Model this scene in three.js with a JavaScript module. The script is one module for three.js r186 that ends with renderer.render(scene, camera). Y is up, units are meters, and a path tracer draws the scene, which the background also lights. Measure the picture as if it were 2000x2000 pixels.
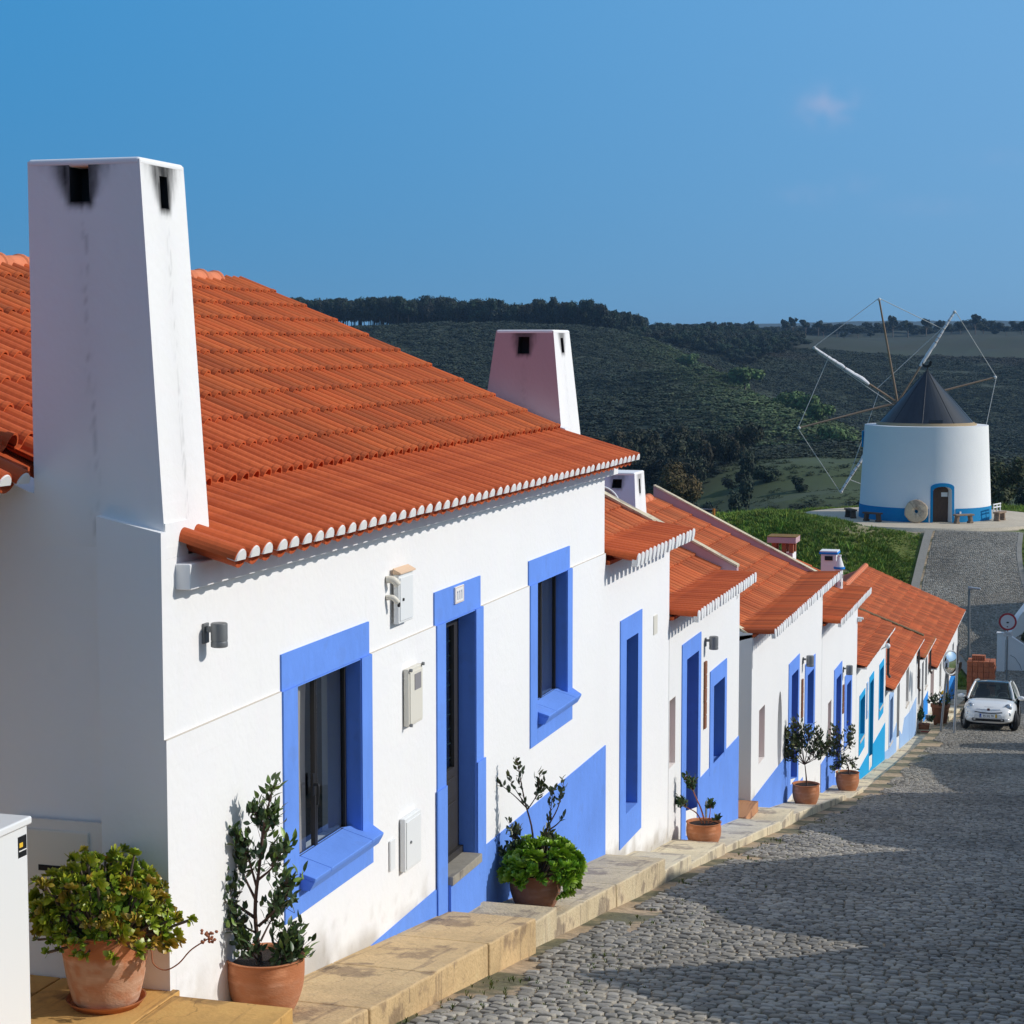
import * as THREE from 'three';
import { mergeGeometries } from 'three/addons/utils/BufferGeometryUtils.js';
import { RoundedBoxGeometry } from 'three/addons/geometries/RoundedBoxGeometry.js';

// ---------------------------------------------------------------- camera, sky, sun, exposure
// The street runs along -Z (s = -z), the row of house fronts stands in the plane x = 0, the road lies at x > 0.
const scene = new THREE.Scene();
const camera = new THREE.PerspectiveCamera(29.49, 1, 0.3, 9000);
camera.position.set(5.2, 4.5, 0);
camera.rotation.order = 'YXZ';
camera.rotation.set(-0.086102, 0.290437, 0);

const SUN = new THREE.Vector3(1, 0.62, -0.26).normalize();
const sun = new THREE.DirectionalLight(new THREE.Color().setRGB(1, 0.95, 0.88), 3.15);
sun.position.copy(SUN).multiplyScalar(150).add(new THREE.Vector3(0, -4, -60));
sun.target.position.set(0, -4, -60);
sun.castShadow = true;
sun.shadow.mapSize.set(4096, 4096);
Object.assign(sun.shadow.camera, { left: -90, right: 90, top: 60, bottom: -60, near: 1, far: 400 });
scene.add(sun, sun.target);

const renderer = new THREE.WebGLRenderer({ antialias: true });
renderer.toneMapping = THREE.LinearToneMapping;
renderer.toneMappingExposure = 1;
renderer.shadowMap.enabled = true;
scene.fog = new THREE.FogExp2(new THREE.Color().setRGB(0.38, 0.64, 0.95), 0.00013);

// ---------------------------------------------------------------- random numbers and noise
function rng(seed) { let a = seed >>> 0; return () => { a = (a + 0x6d2b79f5) | 0; let t = Math.imul(a ^ (a >>> 15), 1 | a); t = (t + Math.imul(t ^ (t >>> 7), 61 | t)) ^ t; return ((t ^ (t >>> 14)) >>> 0) / 4294967296; }; }
const hash = (x, y, z) => { let h = Math.imul(x, 374761393) ^ Math.imul(y, 668265263) ^ Math.imul(z, 2147483647 ^ 0x5bd1e995); h = Math.imul(h ^ (h >>> 13), 1274126177); return ((h ^ (h >>> 16)) >>> 0) / 4294967296; };
const sm = (t) => t * t * (3 - 2 * t), mix = (a, b, t) => a + (b - a) * t, clamp = (v, a = 0, b = 1) => Math.min(b, Math.max(a, v));
const step = (a, b, v) => sm(clamp((v - a) / (b - a)));
function vnoise(x, y, per = 0, seed = 1) {           // value noise 0..1, tiling when per > 0
  const xi = Math.floor(x), yi = Math.floor(y), fx = sm(x - xi), fy = sm(y - yi), w = (v) => (per ? ((v % per) + per) % per : v);
  const h = (i, j) => hash(w(i), w(j), seed);
  return mix(mix(h(xi, yi), h(xi + 1, yi), fx), mix(h(xi, yi + 1), h(xi + 1, yi + 1), fx), fy);
}
function fbm(x, y, oct = 4, per = 0, seed = 1) { let s = 0, a = 0.5, n = 0; for (let i = 0; i < oct; i++) { s += a * vnoise(x, y, per, seed + i); n += a; x *= 2; y *= 2; per *= 2; a *= 0.5; } return s / n; }

// ---------------------------------------------------------------- sky: clear blue, paler low down and towards the sun, one faint puff of cloud
{
  const W = 2048, H = 1024, data = new Float32Array(W * H * 4), d = new THREE.Vector3();
  for (let j = 0; j < H; j++) for (let i = 0; i < W; i++) {
    const el = ((j + 0.5) / H - 0.5) * Math.PI, az = ((i + 0.5) / W - 0.5) * 2 * Math.PI;
    d.set(Math.cos(az) * Math.cos(el), Math.sin(el), Math.sin(az) * Math.cos(el));
    const c = d.dot(SUN), e = Math.max(0, el) * 57.2958;
    const t = 1 - Math.exp(-e / 6.5), z = clamp(e / 90);
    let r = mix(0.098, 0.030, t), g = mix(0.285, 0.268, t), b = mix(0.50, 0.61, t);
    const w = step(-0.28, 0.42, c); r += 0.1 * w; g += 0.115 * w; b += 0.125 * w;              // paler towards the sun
    const u = step(13, 42, e); r = mix(r, mix(0.24, 0.12, z), u); g = mix(g, mix(0.33, 0.21, z), u); b = mix(b, mix(0.49, 0.4, z), u);  // unseen sky above the view brightened as added fill for shaded walls
    const side = Math.pow(clamp(0.5 + 0.5 * c), 5); r += 0.2 * side; g += 0.18 * side; b += 0.12 * side;
    const halo = Math.pow(clamp(c), 24); r += 0.9 * halo; g += 0.9 * halo; b += 0.85 * halo;
    // faint clouds low in the north
    const azd = Math.atan2(d.x, -d.z) * 57.2958;
    for (const [ca, ce, wa, we, k] of [[-7.55, 6.75, 0.8, 0.5, 0.8], [-8.0, 4.25, 0.9, 0.28, 0.25], [-6.7, 4.6, 0.6, 0.25, 0.22], [-4.6, 3.9, 1.6, 0.3, 0.12], [-2.5, 5.2, 1.2, 0.3, 0.1]]) {
      const q = ((azd - ca) / wa) ** 2 + ((e - ce) / we) ** 2;
      if (q < 9) { const a = k * Math.exp(-q * 1.3) * clamp(fbm(azd * 5 + 40, e * 7 + 9, 5, 0, 7) * 3 - 0.95); r = mix(r, 0.36, a); g = mix(g, 0.45, a); b = mix(b, 0.68, a); }
    }
    if (el < 0) { const k = step(0, -0.12, el); r = mix(r, 0.10, k); g = mix(g, 0.105, k); b = mix(b, 0.085, k); }
    const o = (j * W + i) * 4; data[o] = r; data[o + 1] = g; data[o + 2] = b; data[o + 3] = 1;
  }
  const t = new THREE.DataTexture(data, W, H, THREE.RGBAFormat, THREE.FloatType);
  t.mapping = THREE.EquirectangularReflectionMapping; t.magFilter = THREE.LinearFilter; t.needsUpdate = true;
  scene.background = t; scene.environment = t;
}

// ---------------------------------------------------------------- textures and materials
function tex(size, fn, { srgb = true, metres = 1 } = {}) {
  const data = new Uint8Array(size * size * 4);
  for (let j = 0; j < size; j++) for (let i = 0; i < size; i++) {
    const v = fn(i / size, j / size), o = (j * size + i) * 4;
    if (typeof v === 'number') data[o] = data[o + 1] = data[o + 2] = clamp(v) * 255;
    else for (let c = 0; c < 3; c++) data[o + c] = 255 * (srgb ? Math.pow(clamp(v[c]), 1 / 2.2) : clamp(v[c]));
    data[o + 3] = 255;
  }
  const t = new THREE.DataTexture(data, size, size, THREE.RGBAFormat);
  t.wrapS = t.wrapT = THREE.RepeatWrapping; t.magFilter = THREE.LinearFilter; t.minFilter = THREE.LinearMipmapLinearFilter; t.generateMipmaps = true;
  if (srgb) t.colorSpace = THREE.SRGBColorSpace;
  t.repeat.set(1 / metres, 1 / metres); t.needsUpdate = true;
  return t;
}
const rgb = (r, g, b) => new THREE.Color().setRGB(r, g, b);
const plasterBump = tex(512, (u, v) => 0.55 * fbm(u * 6, v * 6, 4, 6, 3) + 0.3 * fbm(u * 48, v * 48, 3, 48, 5) + 0.15 * fbm(u * 10, v * 22, 2, 0, 8), { srgb: false, metres: 2 });
const plasterTint = tex(512, (u, v) => { const a = fbm(u * 4, v * 4, 5, 4, 11), b = fbm(u * 24, v * 6, 3, 0, 12), k = 0.965 + 0.045 * a - 0.015 * step(0.66, 0.85, b); return [k, k * 0.999, k * 0.994]; }, { metres: 3.1 });
const paintTint = tex(512, (u, v) => { const a = fbm(u * 3, v * 3, 5, 3, 13), b = fbm(u * 30, v * 9, 4, 30, 14), c = step(0.63, 0.75, fbm(u * 14, v * 14, 5, 14, 15)); const k = 0.86 + 0.2 * a + 0.1 * (b - 0.5) - 0.06 * c; return [Math.min(1, k + 0.05 * c), Math.min(1, k + 0.02 * c), k]; }, { metres: 2.2 });
const clayTint = tex(512, (u, v) => { const a = fbm(u * 5, v * 5, 5, 5, 21), b = fbm(u * 40, v * 40, 3, 40, 22), k = 0.72 + 0.4 * a + 0.16 * (b - 0.5); return [k, k * mix(0.9, 1.06, a), k * mix(0.8, 1.1, a)]; }, { metres: 0.9 });
const clayBump = tex(256, (u, v) => fbm(u * 30, v * 30, 4, 30, 23), { srgb: false, metres: 0.35 });
const potTint = tex(512, (u, v) => { const a = fbm(u * 6, v * 4, 5, 6, 31), b = fbm(u * 3, v * 26, 4, 3, 32), s = step(0.5, 0.72, 0.6 * a + 0.4 * b); return [mix(0.62, 0.85, s) + 0.1 * (b - 0.5), mix(0.56, 0.9, s) + 0.1 * (b - 0.5), mix(0.5, 0.95, s) + 0.1 * (b - 0.5)]; }, { metres: 1 });
const concreteTint = tex(1024, (u, v) => {
  const a = fbm(u * 5, v * 5, 6, 5, 41), b = fbm(u * 60, v * 60, 3, 60, 42), c = fbm(u * 9, v * 9, 5, 9, 43), streak = fbm(u * 46, v * 3, 4, 0, 44);
  let k = 0.72 + 0.42 * a + 0.2 * (b - 0.5); const dark = step(0.58, 0.74, c) * 0.45 + step(0.64, 0.8, streak) * 0.3; k *= 1 - dark;
  const crack = Math.abs(fbm(u * 3, v * 3, 5, 3, 45) - 0.5); if (crack < 0.0016) k *= 0.7;
  return [k, k * (0.97 - dark * 0.05), k * (0.9 + dark * 0.12)];
}, { metres: 2.3 });
const concreteBump = tex(512, (u, v) => 0.6 * fbm(u * 8, v * 8, 5, 8, 46) + 0.4 * fbm(u * 70, v * 70, 2, 70, 47), { srgb: false, metres: 1.2 });
const stoneTint = tex(256, (u, v) => { const k = 0.7 + 0.5 * fbm(u * 8, v * 8, 5, 8, 51); return [k, k, k]; }, { metres: 0.25 });
const groundTint = tex(512, (u, v) => { const a = fbm(u * 6, v * 6, 5, 6, 61), b = fbm(u * 50, v * 50, 3, 50, 62), m = step(0.55, 0.72, fbm(u * 4, v * 4, 4, 4, 63)); return [mix(0.42, 0.13, m) * (0.7 + 0.6 * a) * (0.6 + 0.8 * b), mix(0.31, 0.12, m) * (0.7 + 0.6 * a) * (0.6 + 0.8 * b), mix(0.19, 0.06, m) * (0.7 + 0.6 * a) * (0.6 + 0.8 * b)]; }, { metres: 2 });
const gravelTint = tex(512, (u, v) => { const a = fbm(u * 5, v * 5, 5, 5, 71), b = fbm(u * 90, v * 90, 2, 90, 72), k = 0.72 + 0.35 * a + 0.3 * (b - 0.5); return [k, k * 0.96, k * 0.88]; }, { metres: 3 });
const woodTint = tex(256, (u, v) => { const k = 0.65 + 0.6 * fbm(u * 20, v * 3, 4, 0, 81); return [k, k * 0.95, k * 0.9]; }, { metres: 0.6 });
const slateTint = tex(512, (u, v) => { const k = 0.55 + 0.6 * fbm(u * 16, v * 3, 5, 16, 91) + 0.9 * step(0.6, 0.78, fbm(u * 12, v * 8, 5, 12, 92)); return [k, k, k * 1.02]; }, { metres: 1 });
const std = (color, o = {}) => new THREE.MeshStandardMaterial({ color, roughness: 0.85, ...o });
const plaster = (c, o = {}) => std(c, { map: plasterTint, bumpMap: plasterBump, bumpScale: 0.006, roughness: 0.92, ...o });
const M = {
  white: plaster(rgb(0.86, 0.86, 0.86)), whiteFar: plaster(rgb(0.82, 0.82, 0.815)), offWhite: plaster(rgb(0.78, 0.755, 0.71)),
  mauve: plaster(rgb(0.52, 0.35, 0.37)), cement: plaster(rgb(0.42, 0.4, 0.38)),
  blue: plaster(rgb(0.135, 0.30, 0.84), { bumpScale: 0.006, map: paintTint }), cyan: plaster(rgb(0.0, 0.36, 0.72)), azure: plaster(rgb(0.01, 0.24, 0.72)),
  worn: plaster(rgb(0.33, 0.5, 0.78)), milling: plaster(rgb(0.0, 0.23, 0.5)),
  clay: [0, 1, 2, 3].map((i) => std(rgb([0.6, 0.53, 0.64, 0.56][i], [0.108, 0.09, 0.124, 0.1][i], [0.021, 0.016, 0.027, 0.019][i]), { map: clayTint, bumpMap: clayBump, bumpScale: 0.0015, roughness: 0.8 })),
  clayInst: std(rgb(1, 1, 1), { map: clayTint, roughness: 0.8 }),
  clayPale: std(rgb(0.72, 0.22, 0.1), { map: clayTint, roughness: 0.85 }),
  lichen: std(rgb(0.26, 0.15, 0.03), { map: clayTint, bumpMap: concreteBump, bumpScale: 0.02 }), moss: std(rgb(0.17, 0.12, 0.05), { map: concreteTint }),
  mortar: std(rgb(0.8, 0.8, 0.79), { map: plasterTint }), grout: std(rgb(0.36, 0.29, 0.2), { map: concreteTint }),
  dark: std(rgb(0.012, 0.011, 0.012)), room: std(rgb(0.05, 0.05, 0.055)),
  frame: std(rgb(0.022, 0.02, 0.019), { roughness: 0.45 }), doorLeaf: std(rgb(0.03, 0.027, 0.025), { roughness: 0.5 }), doorBlue: std(rgb(0.05, 0.012, 0.12), { roughness: 0.6 }),
  glass: new THREE.MeshPhysicalMaterial({ color: rgb(0.75, 0.8, 0.8), roughness: 0.03, transmission: 1, thickness: 0, ior: 1.5 }),
  curtain: std(rgb(0.62, 0.52, 0.47)), shutter: std(rgb(0.25, 0.24, 0.25), { roughness: 0.6 }), cream: std(rgb(0.6, 0.55, 0.48)),
  grey: std(rgb(0.2, 0.21, 0.215), { roughness: 0.5, metalness: 0.3 }), steel: std(rgb(0.4, 0.41, 0.42), { roughness: 0.4, metalness: 0.7 }), brown: std(rgb(0.035, 0.018, 0.014), { roughness: 0.5 }),
  cabinet: std(rgb(0.78, 0.8, 0.8), { roughness: 0.5 }), cabinetWarm: std(rgb(0.72, 0.69, 0.6), { roughness: 0.55 }), cover: std(rgb(0.72, 0.52, 0.36)), blackPaint: std(rgb(0.01, 0.01, 0.01), { roughness: 0.4 }),
  pot: std(rgb(0.78, 0.31, 0.14), { map: potTint, bumpMap: clayBump, bumpScale: 0.002, roughness: 0.9 }), potBrown: std(rgb(0.42, 0.19, 0.11), { map: potTint, bumpMap: clayBump, bumpScale: 0.002 }), soil: std(rgb(0.03, 0.018, 0.012), { bumpMap: clayBump, bumpScale: 0.02 }),
  stem: std(rgb(0.1, 0.055, 0.04)), stemGrey: std(rgb(0.16, 0.12, 0.09)), stalk: std(rgb(0.38, 0.13, 0.06)),
  leafDark: new THREE.MeshPhysicalMaterial({ color: rgb(1, 1, 1), vertexColors: true, roughness: 0.42, side: THREE.DoubleSide }),
  leafSucc: new THREE.MeshPhysicalMaterial({ color: rgb(1, 1, 1), vertexColors: true, roughness: 0.38, side: THREE.DoubleSide, transmission: 0.15, thickness: 0 }),
  foliage: std(rgb(1, 1, 1), { vertexColors: true, side: THREE.DoubleSide, roughness: 0.9 }), foliageInst: std(rgb(1, 1, 1), { side: THREE.DoubleSide, roughness: 0.9 }),
  concrete: std(rgb(0.64, 0.46, 0.25), { map: concreteTint, bumpMap: concreteBump, bumpScale: 0.012 }), concreteGrey: std(rgb(0.6, 0.5, 0.34), { map: concreteTint, bumpMap: concreteBump, bumpScale: 0.012 }), concretePale: std(rgb(0.7, 0.62, 0.46), { map: concreteTint, bumpMap: concreteBump, bumpScale: 0.008 }),
  terrace: std(rgb(0.68, 0.4, 0.13), { map: concreteTint, bumpMap: concreteBump, bumpScale: 0.004 }), stepClay: std(rgb(0.5, 0.25, 0.13), { map: concreteTint }),
  doorstep: std(rgb(0.34, 0.32, 0.28), { map: concreteTint, bumpMap: concreteBump, bumpScale: 0.004 }),
  road: std(rgb(1, 1, 1), { map: groundTint, bumpMap: concreteBump, bumpScale: 0.01 }), cobbleInst: std(rgb(1, 1, 1), { map: stoneTint, roughness: 0.75 }),
  cobble: [0, 1, 2, 3].map((i) => std(rgb([0.32, 0.26, 0.36, 0.29][i], [0.295, 0.24, 0.33, 0.272][i], [0.245, 0.205, 0.275, 0.23][i]), { map: stoneTint, roughness: 0.75 })),
  gravel: std(rgb(0.6, 0.53, 0.43), { map: gravelTint, bumpMap: concreteBump, bumpScale: 0.01 }), verge: std(rgb(0.3, 0.29, 0.27), { map: gravelTint }),
  terrain: std(rgb(1, 1, 1), { vertexColors: true, map: gravelTint, roughness: 1 }),
  wood: std(rgb(0.1, 0.06, 0.04), { map: woodTint }), woodPale: std(rgb(0.28, 0.2, 0.14), { map: woodTint }), slate: std(rgb(0.008, 0.016, 0.028), { map: slateTint, roughness: 0.42 }),
  cloth: std(rgb(0.75, 0.74, 0.76)), rope: std(rgb(0.6, 0.59, 0.57)), mill: std(rgb(0.62, 0.5, 0.36), { map: concreteTint, bumpMap: concreteBump, bumpScale: 0.03 }), band: std(rgb(0.4, 0.31, 0.19), { map: woodTint }),
  carPaint: new THREE.MeshPhysicalMaterial({ color: rgb(0.8, 0.8, 0.78), roughness: 0.35, clearcoat: 1, clearcoatRoughness: 0.06, side: THREE.DoubleSide }), carGlass: new THREE.MeshPhysicalMaterial({ color: rgb(0.35, 0.42, 0.4), roughness: 0.02, transmission: 1, thickness: 0 }), roofGlass: std(rgb(0.01, 0.012, 0.016), { roughness: 0.08 }),
  tyre: std(rgb(0.014, 0.014, 0.015), { roughness: 0.8 }), chrome: std(rgb(0.75, 0.75, 0.76), { roughness: 0.15, metalness: 1 }), lampGlass: std(rgb(0.5, 0.52, 0.54), { roughness: 0.08, metalness: 0.6 }),
  seat: std(rgb(0.12, 0.11, 0.1)), brick: [0, 1, 2].map((i) => std(rgb([0.42, 0.37, 0.46][i], [0.135, 0.115, 0.15][i], [0.062, 0.052, 0.07][i]), { map: clayTint })),
  red: std(rgb(0.3, 0.012, 0.02), { roughness: 0.45 }), signWhite: std(rgb(0.5, 0.51, 0.52), { roughness: 0.5 }), mirror: std(rgb(0.9, 0.9, 0.9), { roughness: 0.02, metalness: 1 }),
  yellow: std(rgb(0.8, 0.5, 0.03)), orange: std(rgb(0.6, 0.22, 0.03)),
};

// ---------------------------------------------------------------- building helpers
const used = {};
const numbered = (name) => { const n = (used[name] = (used[name] ?? -1) + 1); return n ? `${name}_${String(n).padStart(3, '0')}` : name; };
const geoOf = (g) => (Array.isArray(g) ? join(g) : g);
function join(list) {
  const flat = list.flat(9).filter(Boolean).map((g) => { const h = g.index ? g.toNonIndexed() : g.clone(); for (const k of Object.keys(h.attributes)) if (!['position', 'normal', 'uv', 'color'].includes(k)) h.deleteAttribute(k); if (!h.attributes.uv) h.setAttribute('uv', new THREE.BufferAttribute(new Float32Array(h.attributes.position.count * 2), 2)); h.morphAttributes = {}; return h; });
  if (!flat.every((h) => h.attributes.color)) flat.forEach((h) => h.deleteAttribute('color'));
  return mergeGeometries(flat);
}
function mesh(name, geo, mat, parent = scene) {
  const m = new THREE.Mesh(geoOf(geo), mat); m.name = parent === scene ? numbered(name) : name; m.castShadow = m.receiveShadow = true; parent.add(m); return m;
}
function tag(o, label, category, group, kind) { if (label) o.userData.label = label; if (category) o.userData.category = category; if (group) o.userData.group = group; if (kind) o.userData.kind = kind; return o; }
function thing(name, label, category, [x, y, z] = [0, 0, 0], turn = 0, group) { const o = new THREE.Group(); o.name = numbered(name); o.position.set(x, y, z); o.rotation.y = turn; scene.add(o); return tag(o, label, category, group); }
const structure = (name, geo, mat, parent = scene) => { const m = mesh(name, geo, mat, parent); m.userData.kind = 'structure'; return m; };
function inst(name, geo, mat, list, parent, colors) {        // many small alike pieces as one part
  const m = new THREE.InstancedMesh(geo, mat, list.length); m.name = parent === scene ? numbered(name) : name; m.userData.kind = 'stuff'; m.castShadow = m.receiveShadow = true;
  list.forEach((t, i) => { m.setMatrixAt(i, t); if (colors) m.setColorAt(i, colors[i]); }); parent.add(m); return m;
}
const V = (x, y, z) => new THREE.Vector3(x, y, z);
const TRS = (p, e = [0, 0, 0], s = 1) => new THREE.Matrix4().compose(p, new THREE.Quaternion().setFromEuler(new THREE.Euler(e[0], e[1], e[2], e[3] ?? 'XYZ')), typeof s === 'number' ? V(s, s, s) : s);
function boxUV(g) {                                          // uv in metres, by the side a face looks to
  g = g.index ? g.toNonIndexed() : g; const p = g.attributes.position, uv = new Float32Array(p.count * 2), a = V(0, 0, 0), b = V(0, 0, 0), c = V(0, 0, 0);
  for (let i = 0; i < p.count; i += 3) {
    a.fromBufferAttribute(p, i); b.fromBufferAttribute(p, i + 1).sub(a); c.fromBufferAttribute(p, i + 2).sub(a); const n = b.cross(c), ax = Math.abs(n.x), ay = Math.abs(n.y), az = Math.abs(n.z);
    for (let k = 0; k < 3; k++) { const x = p.getX(i + k), y = p.getY(i + k), z = p.getZ(i + k); const [u, v] = ay >= ax && ay >= az ? [x, z] : ax >= az ? [z, y] : [x, y]; uv[(i + k) * 2] = u; uv[(i + k) * 2 + 1] = v; }
  }
  g.setAttribute('uv', new THREE.BufferAttribute(uv, 2)); return g;
}
const box = (x0, x1, y0, y1, z0, z1) => boxUV(new THREE.BoxGeometry(x1 - x0, y1 - y0, z1 - z0).translate((x0 + x1) / 2, (y0 + y1) / 2, (z0 + z1) / 2));
const wbox = (x0, x1, s0, s1, y0, y1) => box(x0, x1, y0, y1, -s1, -s0);                      // street coordinates
const rbox = (x0, x1, s0, s1, y0, y1, r = 0.01, seg = 2) => boxUV(new RoundedBoxGeometry(x1 - x0, y1 - y0, s1 - s0, seg, r).translate((x0 + x1) / 2, (y0 + y1) / 2, -(s0 + s1) / 2));
function plate(poly, holes, x0, x1, bevel = 0) {             // polygon in (s, y), from x0 to x1
  const sh = new THREE.Shape(poly.map(([s, y]) => new THREE.Vector2(s, y))); for (const h of holes) sh.holes.push(new THREE.Path(h.map(([s, y]) => new THREE.Vector2(s, y))));
  return boxUV(new THREE.ExtrudeGeometry(sh, { depth: x1 - x0 - bevel, steps: 1, bevelEnabled: bevel > 0, bevelThickness: bevel, bevelSize: bevel, bevelOffset: -bevel, bevelSegments: 2 }).rotateY(Math.PI / 2).translate(x0, 0, 0));
}
const rect = (s0, s1, y0, y1) => [[s0, y0], [s1, y0], [s1, y1], [s0, y1]];
function crossPlate(poly, s0, s1) {                          // polygon in (x, y), from s0 to s1
  const sh = new THREE.Shape(poly.map(([x, y]) => new THREE.Vector2(x, y)));
  return boxUV(new THREE.ExtrudeGeometry(sh, { depth: s1 - s0, bevelEnabled: false }).translate(0, 0, -s1));
}
function bar(a, b, r0, r1 = r0, seg = 8) { const d = b.clone().sub(a), g = new THREE.CylinderGeometry(r1, r0, d.length(), seg).translate(0, d.length() / 2, 0); return g.applyQuaternion(new THREE.Quaternion().setFromUnitVectors(V(0, 1, 0), d.normalize())).translate(a.x, a.y, a.z); }
const tube = (pts, r, seg = 20, rs = 6) => new THREE.TubeGeometry(new THREE.CatmullRomCurve3(pts), seg, r, rs);
const cyl = (x, y, z, r0, r1, h, seg = 20) => new THREE.CylinderGeometry(r1, r0, h, seg).translate(x, y + h / 2, z);
function disc(x, y, z, r, d, axis = 'z', seg = 24) { const g = new THREE.CylinderGeometry(r, r, d, seg); if (axis === 'z') g.rotateX(Math.PI / 2); if (axis === 'x') g.rotateZ(Math.PI / 2); return g.translate(x, y, z); }

// ---------------------------------------------------------------- ground: road profile, pavement, terrain
const lerpTable = (T) => (s) => { if (s <= T[0][0]) return T[0][1]; for (let i = 1; i < T.length; i++) if (s <= T[i][0]) return mix(T[i - 1][1], T[i][1], (s - T[i - 1][0]) / (T[i][0] - T[i - 1][0])); return T[T.length - 1][1]; };
const ROAD = [[-30, 5.6], [-10, 3.6], [0, 1.95], [12, -0.05], [22.5, -1.78], [36, -4.15], [43.5, -5.4], [56, -7.0], [62, -7.6], [70, -8.6], [78, -9.5], [83, -10.0], [87, -10.1], [92, -9.05], [101, -6.55], [105.6, -5.43], [125, -5.4]];
const roadRaw = lerpTable(ROAD), roadY = (s) => (roadRaw(s - 1.2) + 2 * roadRaw(s) + roadRaw(s + 1.2)) / 4;
const roadLeft = (s) => (s < 84 ? 0.55 : mix(0.55, -3.3, step(84, 98, s))), roadRight = (s) => (s < 84 ? 8.2 : mix(4.2, 1.75, step(84, 104, s)));

// control points of the land: x, z, height
const LAND = [[-248,-574,8.1],[-204,-587,7.3],[-157,-601,6.1],[-296,-591,8.2],[-373,-621,8.5],[-461,-595,10.4],[-165,-440,-6.3],[-130,-451,-6.3],[-99,-429,-9.1],[-192,-411,-8.2],[-221,-371,-9.6],[-83,-328,-14],[-59,-283,-15.1],[-106,-311,-15.2],[-56,-205,-17],[-39,-195,-16],[-30,-187,-14.5],[-76,-194,-15.6],[-113,-551,4],[-79,-450,-1.5],[-57,-383,-7.5],[-41,-330,-10.5],[-30,-286,-12.5],[-93,-556,-9],[-63,-470,-20],[-44,-402,-24.5],[-28,-302,-21.5],[-108,-699,3],[-72,-710,2.7],[-28,-723,2.7],[33,-742,3],[-170,-870,8.4],[-140,-900,8.5],[-95,-913,8.5],[-38,-930,8.5],[41,-954,8.5],[-75,-593,-9.1],[-45,-602,-9.9],[-23,-608,-9.9],[29,-624,-9.9],[-41,-477,-16.2],[-23,-482,-18.7],[13,-472,-16.5],[-14,-338,-19.6],[3,-332,-19.7],[-25,-222,-9.1],[-30,-214,-10.1],[-19,-227,-10.4],[-25,-189,-11.4],[-16,-186,-11.2],[-9,-204,-11.9],[-1,-206,-12.2],[-161,-1522,8.4],[-313,-1477,8.4],[-615,-1386,9.2],[66,-1590,8.4],[-328,-3046,37.5],[-139,-3103,39.1],[-631,-2955,26.5],[-1236,-2774,29.7],[201,-3204,37.5],[-2068,-2525,29.7],
  [-8,20,0],[-8,-10,-0.5],[-8,-40,-6.5],[-8,-60,-10],[-8,-80,-11.3],[-25,-10,-5],[-25,-40,-13],[-25,-70,-17],[-60,0,-14],[-60,-60,-24],[-60,-110,-22],[-120,-120,-24],[-200,-150,-22],[-300,-100,-18],[14,-20,-2.4],[14,-60,-8.6],[14,-85,-9.6],[30,-60,-7],[30,-100,-8],[60,-60,-6],[200,-100,-4],[400,-300,-4],[60,60,6],[0,60,6],[-60,80,-4],[-200,60,-10],
  [-14,-104,-4.95],[-18,-104,-6.3],[-23,-102,-10],[-28,-106,-13],[-8,-101,-5.1],[-8,-92,-7.4],[-4.6,-102,-5.75],[-4.6,-94,-7.7],[-14,-94,-6.9],[-16,-87,-9.6],[-4,-113,-5.55],[-4,-124,-5.6],[-4,-134,-9],[8,-113,-5.6],[8,-124,-6.2],[-13,-114,-5.35],[-20,-126,-9.5],[20,-115,-6.5],[10,-140,-10],[4,-98,-7.1],[7,-92,-8.6],[20,-180,-11]];
const landY = (() => {                                       // thin-plate spline through the control points
  const S = 0.01, pts = LAND.map(([x, z, h]) => [x * S, z * S, h]), n = pts.length, N = n + 3, A = Array.from({ length: N }, () => new Float64Array(N + 1)), U = (r2) => (r2 < 1e-12 ? 0 : r2 * Math.log(r2));
  for (let i = 0; i < n; i++) { for (let j = 0; j < n; j++) A[i][j] = U((pts[i][0] - pts[j][0]) ** 2 + (pts[i][1] - pts[j][1]) ** 2); A[i][i] += 0.00002; A[i][n] = A[n][i] = 1; A[i][n + 1] = A[n + 1][i] = pts[i][0]; A[i][n + 2] = A[n + 2][i] = pts[i][1]; A[i][N] = pts[i][2]; }
  for (let i = 0; i < N; i++) { let p = i; for (let k = i + 1; k < N; k++) if (Math.abs(A[k][i]) > Math.abs(A[p][i])) p = k; [A[i], A[p]] = [A[p], A[i]]; for (let k = i + 1; k < N; k++) { const f = A[k][i] / A[i][i]; if (f) for (let c = i; c <= N; c++) A[k][c] -= f * A[i][c]; } }
  const w = new Float64Array(N); for (let i = N - 1; i >= 0; i--) { let v = A[i][N]; for (let c = i + 1; c < N; c++) v -= A[i][c] * w[c]; w[i] = v / A[i][i]; }
  return (x, z) => { const X = x * S, Z = z * S; let h = w[n] + w[n + 1] * X + w[n + 2] * Z; for (let i = 0; i < n; i++) h += w[i] * U((X - pts[i][0]) ** 2 + (Z - pts[i][1]) ** 2); return h; };
})();
const MILL = V(-3.95, -5.36, -113.2);
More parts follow.
